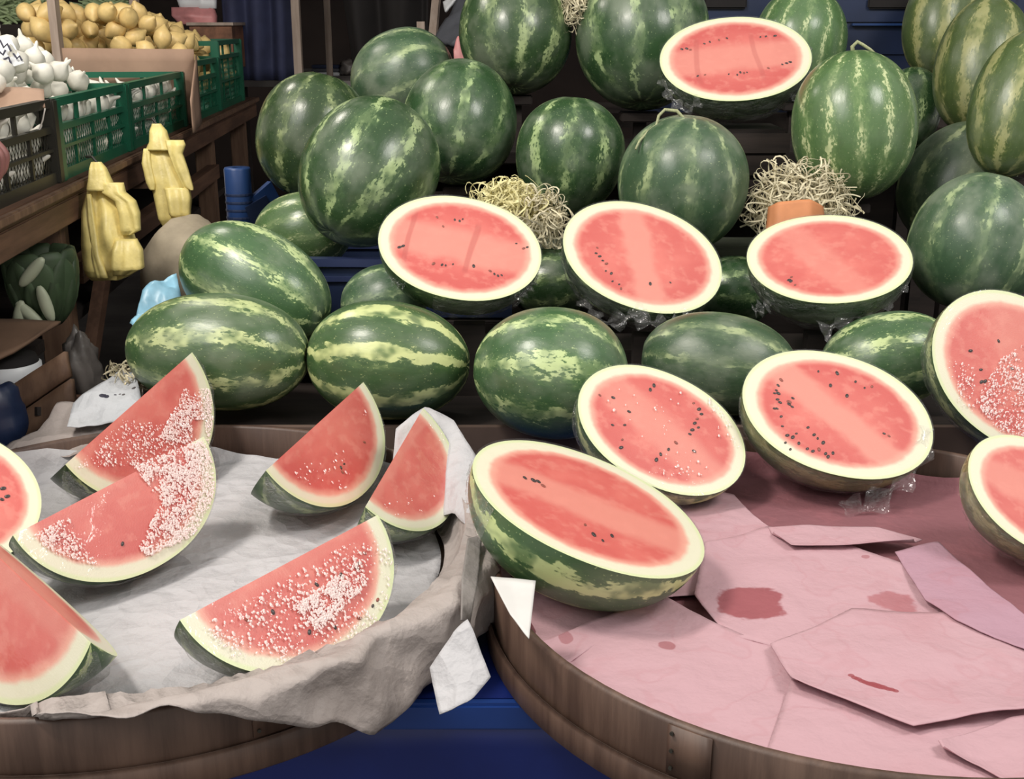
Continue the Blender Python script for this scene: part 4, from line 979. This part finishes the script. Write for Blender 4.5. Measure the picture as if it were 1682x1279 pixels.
lk('bag_body', slab(dens([(300, 148, 176, .012), (322, 142, 184, .02), (345, 137, 205, .028), (400, 136, 222, .034), (440, 140, 232, .03), (452, 144, 215, .02), (460, 150, 196, .006)]), 34, 1, d_=2.62), M['yellow'], b1)
lk('bag_neck', slab(dens([(266, 150, 166, .006), (276, 148, 174, .012), (292, 147, 181, .014), (312, 144, 190, .018)]), 22, 2, d_=2.60), M['yellow'], b1)
lk('bag_flap', slab(dens([(300, 166, 203, .008), (316, 168, 206, .012), (330, 190, 222, .014), (350, 196, 229, .016), (378, 198, 231, .012), (386, 200, 215, .004)]), 24, 3, d_=2.592), M['yellow'], b1)
lk('bag_fold', slab(dens([(318, 143, 150, .006), (360, 145, 156, .010), (420, 152, 166, .010), (456, 160, 178, .006)]), 14, 5, d_=2.592), M['yellow'], b1)
lk('bag_fold', slab(dens([(392, 190, 225, .012), (410, 186, 234, .020), (440, 184, 236, .020), (452, 186, 212, .006)]), 22, 6, d_=2.595), M['yellow'], b1)
b2 = thing('carrier_bag', 'upper right bunch of yellow plastic bags hanging from the counter', 'bag', (0, 0, 0))
lk('bag_body', slab(dens([(236, 244, 285, .014), (255, 236, 296, .024), (290, 246, 308, .028), (330, 256, 314, .028), (358, 262, 312, .022), (372, 268, 290, .006)]), 30, 7, d_=3.02), M['yellow'], b2)
lk('bag_neck', slab(dens([(203, 250, 264, .006), (215, 246, 274, .012), (232, 246, 279, .016), (246, 242, 288, .018)]), 22, 8, d_=3.0), M['yellow'], b2)
lk('bag_flap', slab(dens([(230, 272, 302, .008), (238, 274, 305, .012), (252, 278, 300, .012), (280, 288, 310, .010), (308, 302, 318, .006), (312, 312, 318, .004)]), 20, 9, d_=2.992), M['yellow'], b2)
lk('bag_flap', slab(dens([(244, 236, 246, .006), (268, 233, 250, .010), (300, 240, 256, .008), (312, 246, 254, .004)]), 16, 10, d_=2.994), M['yellow'], b2)
lk('bag_fold', slab(dens([(308, 270, 310, .010), (325, 274, 314, .018), (352, 278, 313, .016), (358, 284, 312, .005)]), 20, 11, d_=2.994), M['yellow'], b2)
for b, px, py, d_ in ((b1, 160, 268, 2.60), (b2, 258, 205, 3.0)):
    p = at(px, py, d_); lk('hanging_hook', MB().tube([p+Vector((-.03, .02, .012)), p+Vector((-.01, .0, .014)), p+Vector((0, 0, 0))], .003, 6).mesh(), M['dark_plastic'], b)

# things in the shade under the counter
def blob(name, label, cat, c, r, mat, seed, amp=.12, flat=.5, freq=1.6):
    me = unit_melon(20, 28, seed)
    for v_ in me.vertices:
        q_ = v_.co.copy(); k = 1+amp*(noise.noise(q_*freq+Vector((seed, 0, 0)))+.5*noise.noise(q_*freq*2.3)); v_.co = Vector((q_.x*k*r[0], q_.y*k*r[1], max(q_.z*k, -flat)*r[2]))
    o = lk(name, me, mat); o.location = c; return tag(o, label, cat)
SHZ = .87
bs = at(308, 385, 2.95); bs.z = SHZ+.056+.0
blob('burlap_sack', 'beige slumped sack in the shade behind the yellow bags', 'sack', (bs.x, bs.y, SHZ+.08), (.115, .12, .135), M['sack'], 4)
cg = thing('cabbage', 'dark leafy cabbage with pale ribs under the counter', 'cabbage', at(70, 470, 2.45))
for k in range(9):
    a = 2*PI*k/9; me = unit_melon(10, 14, k); me.transform(Matrix.Diagonal((.055, .018, .085, 1))); me.transform(Matrix.Translation((0, -.045, 0)) @ Matrix.Rotation(.25, 4, 'X'))
    lk('leaf', me, M['cabbage'], cg).rotation_euler = (0, 0, a)
for k, (x, z) in enumerate(((.0, -.045), (.032, -.02), (-.025, -.05), (.012, .045))):
    me = unit_melon(10, 14, k); me.transform(Matrix.Diagonal((.013, .010, .040, 1))); me.transform(Matrix.Rotation(.5*(k-1.5), 4, 'Y')); lk('rib', me, M['cabbage_rib'], cg).location = (x, -.075, z)
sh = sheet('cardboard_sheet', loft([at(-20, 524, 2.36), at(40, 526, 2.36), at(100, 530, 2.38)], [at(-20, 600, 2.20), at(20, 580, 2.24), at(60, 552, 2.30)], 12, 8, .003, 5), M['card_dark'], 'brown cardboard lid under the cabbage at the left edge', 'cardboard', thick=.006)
wb = thing('wooden_crate', 'brown wooden crate with a round hole below the cardboard lid', 'crate', (0, 0, 0))
for nm, P_ in (('upper_board', ((14, 640), (112, 578), (120, 618), (24, 684))), ('lower_board', ((22, 690), (122, 622), (128, 668), (26, 730)))):
    q4 = [at(x, y, 2.22) for x, y in P_]; me = loft([q4[0], q4[1]], [q4[3], q4[2]], 8, 4, .001, 1); o = lk(nm, me, M['wood_post'], wb); o.modifiers.new('thick', 'SOLIDIFY').thickness = .02
lk('slot', MB().tube([at(64, 668, 2.205), at(64, 682, 2.205)], .008, 8).mesh(), M['dark_wood'], wb)
lk('side_board', MB().box((-.95, 2.24, .66), (-.80, 2.26, .84)).mesh(), M['wood'], wb)
pt = thing('dark_pot', 'dark pot with a white band beside the wooden crate', 'pot', at(20, 620, 2.32))
lk('pot_body', MB().lathe([(.001, -.06), (.045, -.06), (.056, -.02), (.054, .03), (.048, .045), (.001, .045)], 24).mesh(True), M['black_cloth'], pt)
lk('band', MB().lathe([(.0545, -.005), (.058, .0), (.0575, .028), (.053, .032)], 24).mesh(True), M['white_plastic'], pt)
blob('plastic_bag', 'grey crumpled plastic bag between wooden crate and table leg', 'bag', at(135, 612, 2.42), (.035, .04, .085), M['grey_bag'], 9, .35, .9, 2.2)
blob('plastic_sack', 'dull blue sack at the left edge behind the melon half', 'sack', at(4, 690, 2.12), (.04, .05, .07), M['navy_plastic'], 12, .2, .9)
sheet('plastic_packet', loft([at(214, 535, 2.36), at(235, 480, 2.42), at(290, 452, 2.46)], [at(225, 540, 2.34), at(262, 520, 2.38), at(300, 500, 2.42)], 18, 12, .02, 3, freq=20), M['light_blue'], 'light blue and white plastic packet poking out left of the melons', 'packet', thick=.002)

# ------------------------------------------------------------------ far background
def hung(name, label, cat, px0, px1, y_top, y_bot, d_, mat, folds, amp, seed, taper=0.0):
    a_, b_ = at(px0, y_bot, d_), at(px1, y_bot, d_); zt = at(px0, y_top, d_).z
    nx, nz = 48, 14; v = []
    for j in range(nz):
        tz = j/(nz-1)
        for i in range(nx):
            tx = i/(nx-1); w_ = 1-taper*tz; x = a_.x+(b_.x-a_.x)*(tx*w_+taper*tz*.75)
            v.append((x, a_.y+amp*(math.sin(tx*folds*6.28+seed+tz*1.2)+.6*noise.noise(Vector((tx*7, tz*2, seed)))), zt+(a_.z-zt)*tz))
    me = me_from(v, grid_faces(nx, nz)); o = lk(name, me, mat); tag(o, label, cat); o.modifiers.new('thick', 'SOLIDIFY').thickness = .006
    c_ = Vector((a_.x, a_.y, a_.z)); shift(me, c_); o.location = c_; return o
hung('hanging_cloth', 'navy cloth hanging in folds behind the far green crate', 'cloth', 372, 488, -160, 132, 5.6, M['navy_cloth'], 3, .03, 1)
hung('hanging_cloth', 'black cloth hanging behind the dull back left melon', 'cloth', 552, 712, -160, 140, 5.2, M['black_cloth'], 2, .04, 2, .28)
post(488, 60, 5.45, 13, 'pale post at the right of the navy cloth', M['wood_pale'])
post(538, 30, 6.2, 9, 'thin dim post left of the black cloth', M['wood_pale'])
gs = thing('grey_table', 'grey topped table in the dim space behind the melons', 'table', at(520, 132, 6.1))
lk('table_top', MB().box((-.45, -.05, -.03), (.45, 1.6, .0), .004).mesh(), M['slab'], gs)
for x in (-.4, .4): lk('leg', MB().box((x-.03, 0, -gs.location.z), (x+.03, .06, -.03)).mesh(), M['dark_wood'], gs)
pk = thing('dark_packet', 'dark grey folded packet with pale edge on the grey table', 'packet', at(530, 82, 6.6))
for k, mt in enumerate(('white_plastic', 'grey_cloth', 'navy_plastic')): pk.location.z = gs.location.z+.031; lk('packet_layer', MB().box((-.06, -.05, -.03+.02*k), (.09, .05, -.012+.02*k), .004).mesh(), M[mt], pk)
blob('plastic_bag', 'greyish small bag on the far grey table', 'bag', Vector((at(533, 62, 6.6).x+.12, at(533, 62, 6.6).y, gs.location.z+.04)), (.05, .05, .045), M['grey_bag'], 3, .3, .8)
lp = thing('leaning_pole', 'pale pole leaning behind the tall dark melon', 'pole', at(694, 62, 4.6))
lk('pole', MB().bar((0, 0, -.35), at(722, -60, 4.8)-at(694, 62, 4.6), .03, .03).mesh(), M['wood_pale'], lp)
lk('pole_stub', MB().bar((-.002, -.02, -.2), (-.004, -.02, .06), .026, .03).mesh(), M['wood_pale'], lp)
tp = sheet('folded_tarp', loft([at(715, 68, 4.3), at(745, 20, 4.4), at(775, -60, 4.5)], [at(745, 74, 4.2), at(772, 66, 4.2), at(800, 40, 4.2)], 16, 10, .02, 3), M['grey_cloth'], 'slate grey folded tarp slanting behind the tall dark melon', 'tarp', thick=.02)
sheet('pink_bag', loft([at(746, 82, 3.22), at(752, 60, 3.22), at(766, 60, 3.23)], [at(746, 108, 3.2), at(754, 110, 3.2), at(764, 110, 3.2)], 10, 8, .01, 3), M['pink_plastic'], 'pink plastic bag glimpsed between two dark melons', 'bag', thick=.006)
sheet('white_bag', loft([at(728, 8, 4.7), at(745, -10, 4.7)], [at(732, 26, 4.68), at(752, 4, 4.68)], 8, 8, .02, 5), M['white_plastic'], 'white bag behind the slate tarp', 'bag', thick=.01)
wh = thing('white_sack', 'white sack with a pink lower half hanging behind the lemons', 'sack', at(318, 40, 5.5))
for nm, y0, y1, mt, s in (('sack_top', -60, 14, 'white_plastic', 1), ('sack_bottom', 12, 40, 'pink_plastic', 2)):
    me = slab(dens([(y0, 282, 352, .03), ((y0+y1)/2, 284, 356, .05), (y1, 296, 356, .03)], 4), 22, s, d_=5.5); me.transform(Matrix.Translation(-wh.location)); lk(nm, me, M[mt], wh)
rc = thing('produce_box', 'small box of reddish produce behind the far lemons', 'box', at(350, 78, 5.35))
lk('box_panel', MB().box((-.10, 0, -.09), (.09, .3, .10)).mesh(), plain('dull_red_panel', (.20, .09, .05), .7, .5, 14), rc)
lk('box_rim', MB().box((-.11, -.012, .095), (.10, .31, .108)).mesh(), M['wood_pale'], rc)
lk('box_stand', MB().box((-.08, .05, SZ-rc.location.z), (.07, .25, -.091)).mesh(), M['dark_wood'], rc)

# ------------------------------------------------------------------ passer-by's arm at the left edge
pe = thing('person', 'person at the left edge reaching to the counter, only knuckles in view', 'person', (-.842, 1.93, 1.362))
def skin_chain(nodes, edges, name, mat, root=0):
    me = bpy.data.meshes.new(name); me.from_pydata([n_[0] for n_ in nodes], edges, [])
    me.materials.append(mat); o = bpy.data.objects.new(name, me); C.objects.link(o); o.parent = pe
    s = o.modifiers.new('skin', 'SKIN'); s.use_smooth_shade = True
    for i, n_ in enumerate(nodes):
        me.skin_vertices[0].data[i].radius = (n_[1], n_[1]*n_[2] if len(n_) > 2 else n_[1]); me.skin_vertices[0].data[i].use_root = (i == root)
    o.modifiers.new('sub', 'SUBSURF').levels = 1; o.modifiers['sub'].render_levels = 2
    return o
hn = [((-.30, -.10, .02), .042), ((-.16, -.05, .01), .034), ((-.085, -.02, 0), .026), ((-.045, -.01, 0), .028)]
he = [(0, 1), (1, 2), (2, 3)]
for k, (ln, yo) in enumerate(((.062, -.030), (.070, -.010), (.066, .010), (.052, .028))):
    b = len(hn); hn += [((-.002, yo, .004), .0115), ((.018, yo, -.018), .0095), ((.010, yo, -.018-ln*.5), .0085), ((-.012, yo, -.020-ln*.75), .0075)]
    he += [(3, b), (b, b+1), (b+1, b+2), (b+2, b+3)]
b = len(hn); hn += [((-.045, -.038, -.012), .011), ((-.022, -.048, -.034), .0095), ((-.004, -.044, -.052), .008)]; he += [(3, b), (b, b+1), (b+1, b+2)]
skin_chain(hn, he, 'hand_and_forearm', M['skin'])
skin_chain([((-.60, -.22, .10), .065), ((-.45, -.16, .05), .058), ((-.27, -.09, .018), .050)], [(0, 1), (1, 2)], 'sleeve', M['sleeve'])
